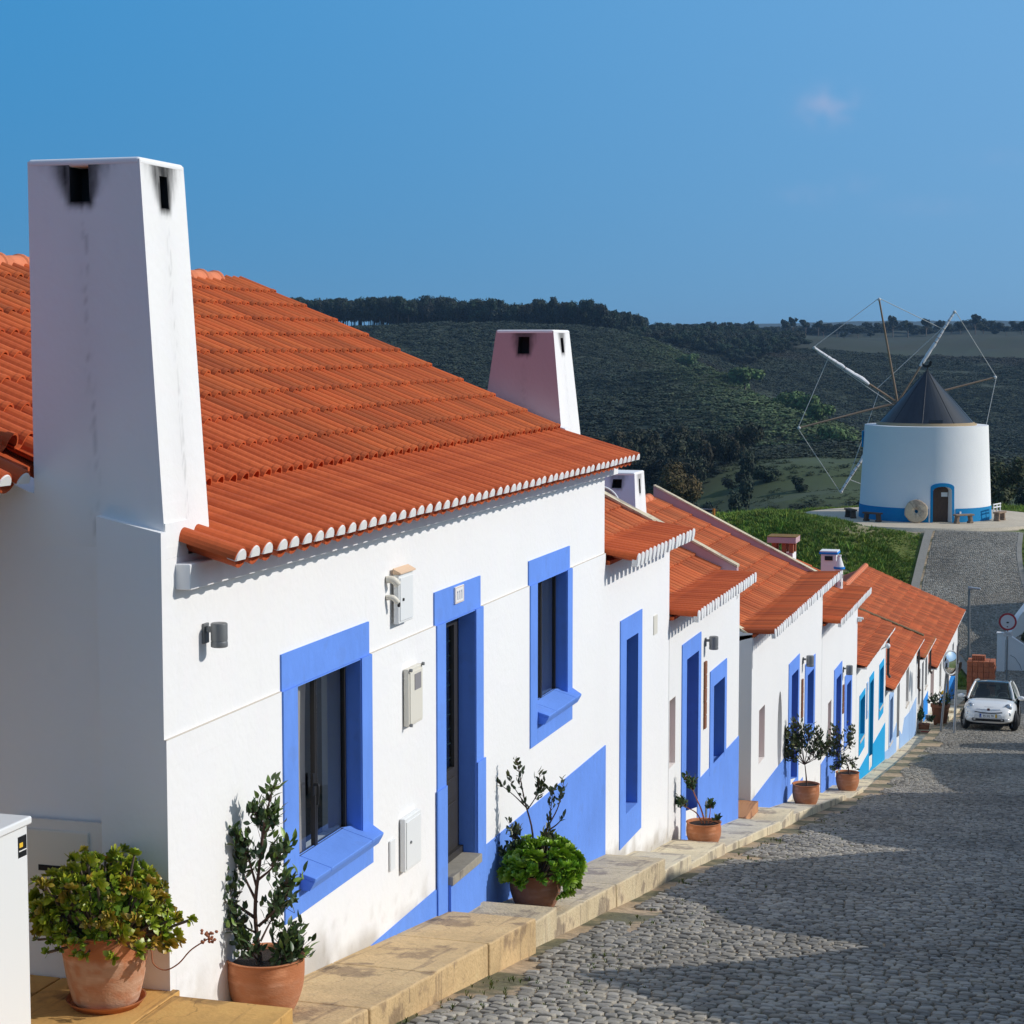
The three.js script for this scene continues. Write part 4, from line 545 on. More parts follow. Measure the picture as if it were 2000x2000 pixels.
function cabinet(name, label, s0, s1, y0, y1, d, mat, extra) {
  const t = thing(name, label, 'meter box', [0.024, y0, -(s0 + s1) / 2]), w = (s1 - s0) / 2, H = y1 - y0;
  mesh('body', rbox(0, d, -w, w, 0, H, 0.008), mat, t); const door = mesh('door', rbox(d, d + 0.008, -w + 0.02, w - 0.02, 0.02, H - 0.03, 0.004), mat, t);
  extra?.(t, w, H, d, door); return t;
}
cabinet('meter_box', 'upper white meter box with clay coloured top, left of the blue door', 14.1, 14.43, 2.33, 2.72, 0.045, M.cabinet, (t, w, H, d) => {
  mesh('top', crossPlate([[0, H + 0.045], [0, H + 0.001], [d + 0.02, H + 0.001], [d + 0.02, H + 0.012]], -w - 0.01, w + 0.01), M.cover, t); mesh('lock', disc(d + 0.012, H * 0.48, w * 0.55, 0.012, 0.012, 'x', 10), M.blackPaint, t);
  for (const [q, sc] of [[H - 0.06, 1.2], [H - 0.2, 0.9]]) mesh('pipe', [tube([V(-0.02, q + 0.03, w + 0.1), V(0.03, q + 0.03, w + 0.09), V(0.06, q - 0.01, w + 0.06)], 0.024 * sc, 10, 10)], M.cabinetWarm, t); mesh('pipe_mouth', disc(0.066, H - 0.225, w + 0.055, 0.021, 0.012, 'x', 14), M.dark, t);
});
cabinet('meter_box', 'cream meter box with small grey window, halfway up between blue window and door', 14.32, 14.65, 1.48, 1.94, 0.045, M.cabinetWarm, (t, w, H, d) => { mesh('viewing_window', wbox(d + 0.008, d + 0.012, -0.05, 0.1, H * 0.6, H * 0.88), M.shutter, t); mesh('screw', [[-w + 0.02, 0.01], [-w + 0.02, H - 0.01], [w - 0.02, H - 0.0]].map(([a, b]) => disc(d + 0.012, b, -a, 0.014, 0.02, 'x', 10)), M.grey, t); });
cabinet('meter_box', 'lowest pale meter box near the pavement, left of the blue door', 14.22, 14.6, 0.33, 0.76, 0.045, M.cabinet, (t, w, H, d) => mesh('lock', disc(d + 0.012, H * 0.52, w * 0.45, 0.012, 0.012, 'x', 10), M.grey, t));
tag(mesh('cover_plate', rbox(0.02, 0.034, 13.98, 14.09, 0.4, 0.64, 0.004), M.cabinet), 'small narrow white cover plate left of the lowest meter box', 'cover plate');
{
  const t = thing('house_number', 'small white house number tile reading 111 above the blue door', 'house number', [0.013, 2.29, -15.74]);
  mesh('tile', rbox(0, 0.016, -0.12, 0.12, 0, 0.145, 0.003), M.mortar, t); mesh('border', plate(rect(-0.112, 0.112, 0.006, 0.139), [rect(-0.103, 0.103, 0.012, 0.133)], 0.016, 0.0168), std(rgb(0.62, 0.45, 0.36)), t);
  for (const q of [-0.055, 0, 0.055]) mesh('digit', [wbox(0.016, 0.0175, q - 0.006, q + 0.006, 0.03, 0.108), wbox(0.016, 0.0174, q - 0.017, q - 0.007, 0.092, 0.1)], M.doorLeaf.clone(), t).material.color.setRGB(0.1, 0.14, 0.3);
}
{ // meter cabinet on the shaded end wall
  const t = thing('wall_cabinet', 'pale wall cabinet on the shaded end wall, half hidden by the succulent pot', 'meter box', [-1.03, 1.2, -10.28]);
  mesh('frame', [box(0, 0.62, 0, 0.44, 0, 0.025)], M.offWhite, t); mesh('door', new RoundedBoxGeometry(0.48, 0.36, 0.03, 3, 0.012).translate(0.28, 0.2, 0.025), M.cabinetWarm, t); mesh('slot', box(0.18, 0.38, 0.13, 0.165, 0.036, 0.044), M.dark, t);
}
{ // utility cabinet at the left edge
  const t = thing('utility_cabinet', 'tall white utility cabinet with a small yellow and black sticker at the left edge', 'cabinet', [-0.3, 0.66, -8.6]);
  mesh('body', new RoundedBoxGeometry(0.42, 1.24, 1.2, 3, 0.01).translate(-0.21, 0.62, 0), M.cabinet, t); mesh('lid', new RoundedBoxGeometry(0.45, 0.045, 1.24, 3, 0.012).translate(-0.205, 1.262, 0), M.cabinet, t); mesh('panel_joint', wbox(0.0, 0.002, -0.3, -0.294, 0.02, 1.2), M.grey, t);
  const st = mesh('sticker', wbox(0.0, 0.0025, 0.5, 0.585, 1.075, 1.19), M.blackPaint, t); mesh('sticker_mark', [wbox(0.0025, 0.004, 0.51, 0.545, 1.13, 1.155)], M.yellow, st); mesh('sticker_line', wbox(0.0025, 0.004, 0.505, 0.58, 1.108, 1.114), M.mortar, st); t.userData.kind = undefined; delete t.userData.kind;
}
function plaque(s, y0, y1, label) { const t = thing('wall_plaque', label, 'plaque', [0.0, y0, -s]); const n = 5, R = rng(Math.round(s)); for (let i = 0; i < n; i++) mesh('plaque_tile', rbox(0, 0.03, -0.06 - 0.01 * R(), 0.06 + 0.02 * R(), (y1 - y0) * i / n + 0.006, (y1 - y0) * (i + 1) / n, 0.008), M.potBrown, t); }
plaque(26.93, -0.95, 0.02, 'brown ceramic strip under the wall lamp behind the potted sapling'); plaque(36.65, -2.6, -1.85, 'brown ceramic strip left of the blue window on the house with the oval niche'); plaque(43.1, -3.7, -3.05, 'brown strip between purple door and window on the house before the turquoise one');
tag(mesh('vent_plate', rbox(0, 0.012, 23.55, 23.75, 0.88, 1.12, 0.004), M.cabinetWarm), 'small pale vent plate on the narrow house right of the tall blue opening', 'vent');
tag(mesh('vent_grille', [rbox(0, 0.02, 27.0, 27.12, -2.45, -2.02, 0.004), ...[0, 1, 2, 3].map((i) => wbox(0.02, 0.024, 27.02, 27.1, -2.4 + i * 0.1, -2.34 + i * 0.1))], M.grey), 'small dark vent grille low on the blue base behind the potted sapling', 'vent');
{ // house sign on the turquoise house
  const t = thing('wall_sign', 'tall narrow pale blue wall sign left of the turquoise door', 'sign', [0, -4.72, -48.0]); mesh('board', rbox(0, 0.025, -0.12, 0.12, 0, 0.9, 0.005), M.worn, t); mesh('emblem', rbox(0.025, 0.029, -0.07, 0.07, 0.2, 0.7, 0.001), M.mortar, t);
  const bl = thing('bracket_light', 'white bracket spotlight under the eaves of the turquoise house', 'lamp', [0, -3.35, -49.9]); mesh('arm', bar(V(0, 0, 0), V(0.28, 0.16, 0), 0.015), M.cabinet, bl); mesh('lamp_head', new THREE.SphereGeometry(0.07, 12, 8).translate(0.3, 0.17, 0), M.cabinet, bl);
}
tag(mesh('floodlight', [rbox(0, 0.1, 45.62, 45.74, -1.98, -1.88, 0.01), bar(V(0, -1.95, -45.68), V(0.14, -1.9, -45.68), 0.03)], M.cabinet), 'tiny white floodlight at the far corner of the house before the turquoise one', 'floodlight');
{ // satellite dish
  const t = thing('satellite_dish', 'white rimmed grey satellite dish behind the corner of the nearest house roof', 'satellite dish', [-1.1, 2.33, -25.1], 0.25), dish = new THREE.SphereGeometry(0.62, 28, 8, 0, Math.PI * 2, 0, 0.47).rotateX(-Math.PI / 2).translate(0, 0, 0.6);
  mesh('reflector', dish, std(rgb(0.3, 0.32, 0.36), { side: THREE.DoubleSide }), t); mesh('rim', new THREE.TorusGeometry(0.285, 0.014, 8, 36).translate(0, 0, 0.05), M.mortar, t); mesh('mast', bar(V(0, -0.9, -0.1), V(0, 0, -0.08), 0.025), M.steel, t); mesh('feed_arm', [bar(V(0, -0.28, 0.04), V(0, -0.2, 0.42), 0.012), bar(V(0, -0.2, 0.4), V(0, -0.12, 0.42), 0.03)], M.grey, t);
  mesh('lettering', [box(0.09, 0.112, -0.1, -0.02, 0.02, 0.024), box(0.15, 0.172, -0.1, -0.02, 0.024, 0.028), bar(V(0.105, -0.025, 0.024), V(0.158, -0.095, 0.027), 0.01, 0.01, 6)], M.blackPaint, t);
}
{ // rail behind the wide roof
  const t = thing('railing', 'short steel railing with orange end post showing behind the wide tiled roof', 'railing', [-6.6, -3.2, -60]);
  for (const x of [-1.4, -0.7, 0]) mesh('post', bar(V(x, 0, 0), V(x, 2.55, 0), 0.022), M.steel, t); mesh('end_post', box(0.43, 0.5, 0, 2.56, -0.035, 0.035), M.orange, t); for (const y of [2.3, 2.42, 2.54]) mesh('rail', bar(V(-1.6, y, 0), V(0.45, y, 0), 0.014), M.steel, t);
}

// ---------------------------------------------------------------- potted plants
function pot(parent, r, hgt, mat, belly = 0.1, soilDrop = 0.035, salt = 0.3) {
  const p = [[0, 0], [r * 0.62, 0], [r * 0.66, 0.01]]; for (let i = 1; i <= 30; i++) { const v = i / 30; p.push([r * mix(0.66, 0.95, Math.pow(v, 0.75)) + belly * r * Math.sin(Math.PI * Math.pow(v, 0.9)), hgt * v * 0.97]); }
  p.push([r, hgt * 0.985], [r, hgt], [r * 0.93, hgt * 1.002], [r * 0.9, hgt * 0.97], [r * 0.88, hgt - soilDrop - 0.03]);
  const g = new THREE.LatheGeometry(p.map(([a, b]) => new THREE.Vector2(a, b)), 72), uv = g.attributes.uv; for (let i = 0; i < uv.count; i++) uv.setXY(i, uv.getX(i) * 1.3, uv.getY(i) * 0.8);
  if (salt) { const P = g.attributes.position, col = new Float32Array(P.count * 3); for (let i = 0; i < P.count; i++) { const v = P.getY(i) / hgt, a = Math.atan2(P.getZ(i), P.getX(i)), n = fbm(a * 2.2 + 9, v * 5, 4, 0, 66), k = step(0.72, 0.62, v + 0.22 * (n - 0.5)) * (0.35 + 0.65 * step(0.3, 0.6, fbm(a * 5 + 3, v * 9, 4, 0, 67))) * salt; col.set([mix(1, 1.15, k), mix(1, 1.85, k), mix(1, 2.9, k)], i * 3); } g.setAttribute('color', new THREE.BufferAttribute(col, 3)); mat = mat.clone(); mat.vertexColors = true; }
  const m = mesh('pot', g, mat, parent), so = new THREE.CircleGeometry(r * 0.89, 28).rotateX(-Math.PI / 2).translate(0, hgt - soilDrop, 0); mesh('soil', so, M.soil, m); return m;
}
function leaf(len, wid, fold = 0.25, curl = 0.2, c0 = [0, 0, 0], c1 = c0, tip = 0.5) {          // leaf along +y, face to +z
  const N = 5, pos = [], col = [], idx = []; for (let i = 0; i <= N; i++) { const t = i / N, w = wid * 0.5 * Math.pow(Math.sin(Math.PI * Math.pow(clamp(t, 0.02, 0.985), tip)), 0.8), z = -curl * len * t * t; for (const q of [-1, 0, 1]) { pos.push(q * w, t * len, z + Math.abs(q) * fold * w); for (let k = 0; k < 3; k++) col.push(mix(c0[k], c1[k], t * (q ? 1 : 0.8))); } if (i) { const b = i * 3; for (const q of [0, 1]) idx.push(b - 3 + q, b - 2 + q, b + 1 + q, b - 3 + q, b + 1 + q, b + q); } }
  const g = new THREE.BufferGeometry(); g.setAttribute('position', new THREE.Float32BufferAttribute(pos, 3)); g.setAttribute('color', new THREE.Float32BufferAttribute(col, 3)); g.setIndex(idx); g.computeVertexNormals(); return g.toNonIndexed();
}
function place(g, p, dir, roll) { const q = new THREE.Quaternion().setFromUnitVectors(V(0, 1, 0), dir.clone().normalize()).multiply(new THREE.Quaternion().setFromAxisAngle(V(0, 1, 0), roll)); return g.clone().applyQuaternion(q).translate(p.x, p.y, p.z); }
// a rosette of spoon shaped succulent leaves
function rosette(R, size, green, tipc, n = 15) {
  const out = []; for (let i = 0; i < n; i++) { const t = i / n, a = i * 2.4, tilt = mix(1.25, 0.25, t), l = size * mix(1, 0.55, t) * (0.85 + 0.3 * R()), j = 0.75 + 0.5 * R(); out.push(place(leaf(l, l * 0.56, 0.14, -0.3, green.map((v) => v * j * 0.75), tipc.map((v) => v * j), 1.5), V(0, 0.01 * t, 0), V(Math.sin(a) * Math.sin(tilt), Math.cos(tilt), Math.cos(a) * Math.sin(tilt)), 0).rotateY(0)); }
  // leaves must face up: roll each about its own axis by its bearing
  return join(out);
}
const rosetteSet = (seed, green, tip, size) => [0, 1, 2, 3, 4].map((k) => rosette(rng(seed + k), size * (0.8 + 0.1 * k), green.map((v) => v * (0.75 + 0.13 * k)), tip.map((v, c) => v * (c === 0 ? 0.8 + 0.1 * k : 1)), 12 + k));
// branching stems through given points; leaves clustered at the ends
function shrub(t, branches, { leafLen = 0.05, perTip = 26, seed = 1, rad = 0.012, col = [0.028, 0.06, 0.02], tip = [0.06, 0.11, 0.03], stemMat = M.stem, along = 0.5, cluster = 0.07 }) {
  const R = rng(seed), stems = [], leaves = [];
  for (const b of branches) {
    const pts = b.p.map(([x, y, z]) => V(x, y, z)), c = new THREE.CatmullRomCurve3(pts), r0 = (b.r ?? 0.6) * rad, N = 14;
    const g = new THREE.TubeGeometry(c, N, 1, 6), P = g.attributes.position, cc = c.getSpacedPoints(N); for (let i = 0; i <= N; i++) for (let k = 0; k <= 6; k++) { const id = i * 7 + k, f = r0 * mix(1, 0.3, i / N); P.setXYZ(id, cc[i].x + (P.getX(id) - c.getPointAt(i / N).x) * f, cc[i].y + (P.getY(id) - c.getPointAt(i / N).y) * f, cc[i].z + (P.getZ(id) - c.getPointAt(i / N).z) * f); }
    stems.push(g);
    const n = Math.round(perTip * (b.k ?? 1)); for (let i = 0; i < n; i++) {
      const u = 1 - along * Math.pow(R(), 1.3), p = c.getPointAt(clamp(u, 0, 1)), tan = c.getTangentAt(clamp(u, 0, 1)), off = V(R() - 0.5, R() - 0.4, R() - 0.5).multiplyScalar(cluster * (b.w ?? 1) * (0.4 + R())); p.add(off);
      const d = tan.clone().multiplyScalar(0.6).add(V(R() - 0.5, R() - 0.25, R() - 0.5).multiplyScalar(1.7)), j = 0.6 + 0.8 * R(), young = step(0.85, 1, u) * R(); leaves.push(place(leaf(leafLen * (0.7 + 0.6 * R()), leafLen * 0.5, 0.3, 0.2, col.map((v, k) => mix(v, tip[k], young) * j), col.map((v, k) => mix(v * 1.1, tip[k] * 1.2, young) * j), 0.8), p, d, R() * 6.28));
      if (off.length() > 0.03) stems.push(bar(c.getPointAt(clamp(u - 0.03, 0, 1)), p, 0.0022, 0.0014, 4));
    }
  }
  mesh('stem', stems, stemMat, t); if (leaves.length) tag(mesh('foliage', leaves, M.leafDark, t), null, null, null, 'stuff');
}
// U runs across the picture of a street side plant (a little towards the wall as it goes left), local axes: x off the wall, z up the street
const U = (u, y, w = 0) => [u * 0.958 + w * 0.29, y, -u * 0.287 + w * 0.958];
{ // big succulent pot by the end wall
  const t = thing('potted_succulent', 'large terracotta pot of green and red tipped succulents before the shaded end wall', 'potted plant', [-0.24, 0.66, -9.93]), R = rng(3);
  mesh('saucer', new THREE.LatheGeometry([[0, 0], [0.195, 0], [0.22, 0.045], [0.232, 0.048], [0.212, 0.02], [0, 0.02]].map(([a, b]) => new THREE.Vector2(a, b)), 40), M.pot, t);
  const p = pot(t, 0.272, 0.45, M.pot, 0.03, 0.035, 1); p.position.y = 0.015;
  const set = rosetteSet(300, [0.17, 0.3, 0.018], [0.36, 0.42, 0.03], 0.05), red = rosetteSet(320, [0.24, 0.31, 0.02], [0.5, 0.3, 0.04], 0.05), stems = [];
  for (let i = 0; i < 400; i++) {
    const a = R() * 6.283, el = Math.acos(1 - 1.08 * R()), rr = (0.80 + 0.24 * R()), d = V(Math.sin(el) * Math.cos(a), Math.cos(el), Math.sin(el) * Math.sin(a)), q = V(-0.02 + d.x * 0.43 * rr, 0.50 + d.y * 0.37 * rr - 0.1 * (1 - d.y) * (1 - d.y), d.z * 0.36 * rr); if (i % 37 === 3) q.add(V(d.x, 0.6, d.z).multiplyScalar(0.1)); if (q.z < -0.3 || q.y < 0.36 || used.rose > 295) continue; used.rose = (used.rose ?? 0) + 1;
    const o = mesh('leaf_rosette', (q.x > 0.15 && R() < 0.3 || R() < 0.1 ? red : set)[Math.floor(R() * 5)], M.leafSucc, t); o.position.copy(q); const up = d.clone().add(V(0.5, 0.7, 0.3).multiplyScalar(0.7 + 0.5 * R())).normalize(); o.quaternion.setFromUnitVectors(V(0, 1, 0), up); o.rotateY(R() * 6); o.scale.setScalar(0.8 + 0.5 * R());
    stems.push(tube([V(q.x * 0.25, 0.4, q.z * 0.25), V(q.x * 0.65, mix(0.4, q.y, 0.45), q.z * 0.65), q], 0.006 + 0.003 * R(), 8, 5));
  }
  mesh('stem', stems, M.stemGrey, t); tag(mesh('inner_leaves', leafCloud(61, [[-0.02, 0.56, 0, 0.36, 0.24, 0.3]], 1500, 0.026, [0.13, 0.22, 0.015], { spread: 0.4 }), M.foliage, t), null, null, null, 'stuff');
  mesh('dry_stalk', [tube([V(0.3, 0.44, 0.12), V(0.36, 0.4, 0.13), V(0.38, 0.32, 0.14), V(0.45, 0.29, 0.14), V(0.53, 0.33, 0.13), V(0.6, 0.41, 0.11), V(0.7, 0.48, 0.1)], 0.0042, 30, 5), ...Array.from({ length: 22 }, (_, i) => { const k = R(); return new THREE.IcosahedronGeometry(0.008 + 0.005 * R(), 0).translate(0.66 + 0.12 * R(), 0.46 + 0.07 * R(), 0.08 + 0.06 * R()); })], M.stalk, t);
}
{ // tall shrub at the corner
  const t = thing('potted_shrub', 'tall narrow shrub with glossy dark leaves in a round terracotta pot by the house corner', 'potted plant', [0.205, 0.245, -11.2]);
  pot(t, 0.262, 0.36, M.pot, 0.09);
  const b = (k, w, r, ...p) => ({ k, w, r, p: p.map((q) => U(...q)) });
  shrub(t, [b(1.2, 0.8, 1, [-0.03, 0.3], [-0.06, 0.65, 0.02], [-0.03, 0.95], [0.01, 1.25], [0.07, 1.48]), b(1.3, 1, 0.6, [-0.05, 0.8], [-0.1, 1.0, 0.03], [-0.16, 1.14, 0.05]), b(1.2, 0.9, 0.5, [-0.04, 1.0], [-0.02, 1.15, -0.05], [-0.07, 1.3, -0.06]), b(2.5, 1.5, 0.7, [-0.06, 0.6], [-0.2, 0.72, 0.04], [-0.3, 0.84, 0.06]), b(1.3, 1.1, 0.6, [-0.05, 0.7], [-0.15, 0.9, -0.04], [-0.19, 1.02, -0.06]), b(1.6, 1.2, 0.6, [-0.04, 0.85], [0.06, 0.95, 0.05], [0.12, 1.08, 0.06]), b(2.4, 1.4, 0.7, [-0.04, 0.55], [0.08, 0.68, 0.06], [0.17, 0.86, 0.08]), b(1.2, 1.1, 0.5, [-0.05, 0.5], [-0.14, 0.58, 0.08], [-0.2, 0.63, 0.1]), b(2.4, 1.5, 0.6, [0, 0.3], [0.1, 0.4, 0.06], [0.19, 0.5, 0.08]), b(1.8, 1.4, 0.5, [0, 0.3], [0.12, 0.36, 0.1], [0.24, 0.42, 0.1]), b(1.5, 1.2, 0.5, [-0.02, 0.3], [-0.07, 0.4, 0.1], [-0.12, 0.48, 0.1]), b(1.2, 1, 0.5, [-0.03, 0.45], [0.04, 0.58, -0.08], [0.1, 0.66, -0.1]), b(1.1, 0.7, 0.4, [0.0, 1.15], [0.05, 1.22, 0.04], [0.07, 1.3, 0.05])], { leafLen: 0.062, perTip: 50, seed: 41, rad: 0.017, col: [0.055, 0.1, 0.034], tip: [0.2, 0.3, 0.045], cluster: 0.115 });
}
{ // low succulent bush with sparse twigs
  const t = thing('potted_succulent', 'terracotta pot of dense bright green succulents and sparse leafy twigs right of the blue door', 'potted plant', [0.36, -0.69, -16.95]), R = rng(8);
  pot(t, 0.25, 0.34, M.potBrown, 0.1);
  const set = rosetteSet(400, [0.1, 0.26, 0.012], [0.24, 0.42, 0.025], 0.07), stems = [];
  for (let i = 0; i < 230; i++) {
    const a = R() * 6.283, el = Math.acos(1 - 1.15 * R()), d = V(Math.sin(el) * Math.cos(a), Math.cos(el), Math.sin(el) * Math.sin(a)), rr = 0.82 + 0.2 * R(), q = V(0.07 + d.x * 0.36 * rr, 0.34 + d.y * 0.3 * rr, d.z * 0.36 * rr); if (q.x < -0.32) continue;
    const o = mesh('leaf_rosette', set[Math.floor(R() * 5)], M.leafSucc, t); o.position.copy(q); o.quaternion.setFromUnitVectors(V(0, 1, 0), d.clone().add(V(0.5, 0.6, 0.2)).normalize()); o.rotateY(R() * 6); o.scale.setScalar(0.85 + 0.4 * R()); stems.push(tube([V(q.x * 0.3, 0.33, q.z * 0.3), V(q.x * 0.7, mix(0.33, q.y, 0.4), q.z * 0.7), q], 0.006, 6, 4));
  }
  for (let i = 0; i < 16; i++) { const q = V(0.26 + 0.16 * R(), 0.14 + 0.2 * R(), -0.12 + 0.3 * R()), o = mesh('leaf_rosette', set[Math.floor(R() * 5)], M.leafSucc, t); o.position.copy(q); o.quaternion.setFromUnitVectors(V(0, 1, 0), V(0.8, 0.1, 0.5).normalize()); }
  mesh('stem', stems, M.stemGrey, t);
  const b = (k, w, r, ...p) => ({ k, w, r, p: p.map((q) => U(...q)) });
  const v = new THREE.Group();
  shrub(t, [b(0.8, 0.8, 0.9, [-0.02, 0.3], [-0.03, 0.72], [-0.1, 1.0], [-0.17, 1.38]), b(0.35, 0.6, 0.5, [-0.07, 0.92], [-0.2, 1.05], [-0.36, 1.18]), b(0.3, 0.6, 0.45, [-0.08, 0.95], [-0.17, 1.08], [-0.25, 1.22]), b(0.8, 0.9, 0.5, [-0.07, 0.92], [0.0, 1.03], [0.05, 1.14]), b(0.4, 0.8, 0.45, [0, 1.02], [0.02, 1.12], [0.04, 1.24]), b(0.9, 1.1, 0.8, [0.02, 0.3], [0.1, 0.7], [0.14, 0.92], [0.16, 1.1]), b(0.7, 0.9, 0.6, [0.11, 0.75], [0.2, 0.92], [0.24, 1.06], [0.26, 1.18]), b(0.1, 0.4, 0.7, [0.12, 0.72], [0.2, 0.78], [0.27, 0.86]), b(3, 2, 0.6, [-0.08, 0.3], [-0.16, 0.5], [-0.2, 0.72]), b(2.4, 2, 0.6, [0.05, 0.3], [0.1, 0.5], [0.12, 0.66]), b(2, 2, 0.6, [-0.1, 0.3], [-0.24, 0.45], [-0.33, 0.52])], { leafLen: 0.058, perTip: 36, seed: 51, rad: 0.014, col: [0.04, 0.065, 0.024], tip: [0.13, 0.13, 0.035], cluster: 0.06 });
}
{ // sapling with two tufts
  const t = thing('potted_sapling', 'sparse sapling with two leafy tufts in a round terracotta pot before the purple door', 'potted plant', [0.37, -2.14, -25.05]); pot(t, 0.235, 0.32, M.pot, 0.14);
  const b = (k, w, r, ...p) => ({ k, w, r, p: p.map((q) => U(...q)) });
  shrub(t, [b(3.4, 1.2, 1, [0.02, 0.3], [-0.04, 0.5], [-0.12, 0.68], [-0.2, 0.88]), b(3.4, 1.2, 0.8, [-0.02, 0.3], [-0.1, 0.44], [-0.24, 0.52], [-0.34, 0.58]), b(1.4, 0.7, 0.7, [0.06, 0.3], [0.08, 0.42], [0.09, 0.56]), b(0.9, 0.7, 0.6, [0.08, 0.3], [0.13, 0.33], [0.17, 0.36])], { leafLen: 0.07, perTip: 30, seed: 61, rad: 0.014, stemMat: M.stalk, col: [0.035, 0.075, 0.03], tip: [0.07, 0.12, 0.03], along: 0.22, cluster: 0.09 });
}
function roundTree(name, label, pos, seed, crown, potScale = 1, lean = 0) {
  const t = thing(name, label, 'potted plant', pos), R = rng(seed), br = [{ k: 0.01, w: 1, r: 1.4, p: [U(0.02, 0.28), U(0.0, 0.55), U(-0.03 + lean * 0.4, 0.8)] }]; pot(t, 0.25 * potScale, 0.4 * potScale, M.pot, 0.12);
  for (const [u, y, w, k] of crown) br.push({ k, w: 1.5, r: 0.6, p: [U(-0.03 + lean * 0.4, 0.75), U(u * 0.55, mix(0.75, y, 0.5), w * 0.5), U(u, y, w)] });
  shrub(t, br, { leafLen: 0.075, perTip: 32, seed, rad: 0.014, col: [0.036, 0.058, 0.02], tip: [0.1, 0.11, 0.025], along: 0.45, cluster: 0.13 });
}
roundTree('potted_tree', 'small round headed tree in a terracotta pot in front of the oval niche house', [0.37, -3.83, -34.75], 71, [[-0.5, 1.05, 0, 2], [-0.38, 1.4, 0.1, 3], [-0.2, 1.5, 0, 3], [0.02, 1.42, 0.1, 2.4], [-0.25, 1.2, 0.2, 3], [-0.42, 1.25, -0.1, 2.6], [0.22, 1.3, 0, 2.4], [0.32, 1.1, 0.1, 2.6], [0.12, 1.05, 0.1, 1.5], [-0.1, 1.25, -0.15, 2], [-0.35, 0.95, 0.1, 2.5], [0.3, 0.95, -0.05, 1]]);
roundTree('potted_tree', 'straggly young tree in a terracotta pot two steps farther down than the round headed tree', [0.42, -4.875, -40.65], 72, [[-0.6, 1.25, 0, 1.6], [-0.45, 1.05, 0.1, 2], [-0.3, 1.3, 0, 2.2], [0.05, 1.4, 0.1, 1.6], [-0.35, 0.8, 0.1, 2.4], [-0.25, 1.0, -0.1, 2], [0.02, 1.15, 0.1, 1.4], [-0.15, 0.65, 0.1, 2], [0.08, 0.55, 0.12, 1.6], [-0.3, 0.5, 0.15, 2]], 1.0, -0.5);
{
  const t = thing('planter', 'square brown planter with a leafy dark plant at the foot of the last houses', 'potted plant', [0.2, -8.0, -63.15]); mesh('pot', new THREE.CylinderGeometry(0.24, 0.19, 0.3, 4, 1).rotateY(0.78).translate(0, 0.15, 0), M.potBrown, t);
  shrub(t, Array.from({ length: 9 }, (_, i) => ({ k: 2, w: 1.3, r: 0.6, p: [[0, 0.28, 0], [0.15 * Math.cos(i * 2.1), 0.4, 0.15 * Math.sin(i * 2.1)], [0.26 * Math.cos(i * 2.1), 0.5 + 0.1 * (i % 3), 0.26 * Math.sin(i * 2.1)]] })), { leafLen: 0.1, perTip: 10, seed: 81, col: [0.03, 0.07, 0.03], cluster: 0.1 });
  const u = thing('potted_geranium', 'tall red brown pot with a bushy plant behind the tilted mirror pole', 'potted plant', [0.6, -8.02, -64.6]); mesh('pot', new THREE.LatheGeometry([[0, 0], [0.2, 0], [0.29, 0.62], [0.32, 0.63], [0.32, 0.72], [0.27, 0.72], [0.26, 0.66], [0, 0.66]].map(([a, b]) => new THREE.Vector2(a, b)), 24), M.potBrown, u);
  shrub(u, Array.from({ length: 12 }, (_, i) => ({ k: 2, w: 1.4, r: 0.6, p: [[0, 0.64, 0], [0.2 * Math.cos(i * 2.4), 0.76, 0.2 * Math.sin(i * 2.4)], [(0.25 + 0.15 * (i % 2)) * Math.cos(i * 2.4), 0.84 + 0.09 * (i % 3), (0.25 + 0.15 * (i % 2)) * Math.sin(i * 2.4)]] })), { leafLen: 0.1, perTip: 9, seed: 82, col: [0.035, 0.065, 0.028], cluster: 0.12 });
  mesh('yellow_flower', Array.from({ length: 6 }, (_, i) => new THREE.IcosahedronGeometry(0.035, 1).translate(0.1 + 0.04 * Math.cos(i), 1.12 + 0.03 * Math.sin(i * 2), 0.1 + 0.04 * Math.sin(i))), M.yellow, u);
}

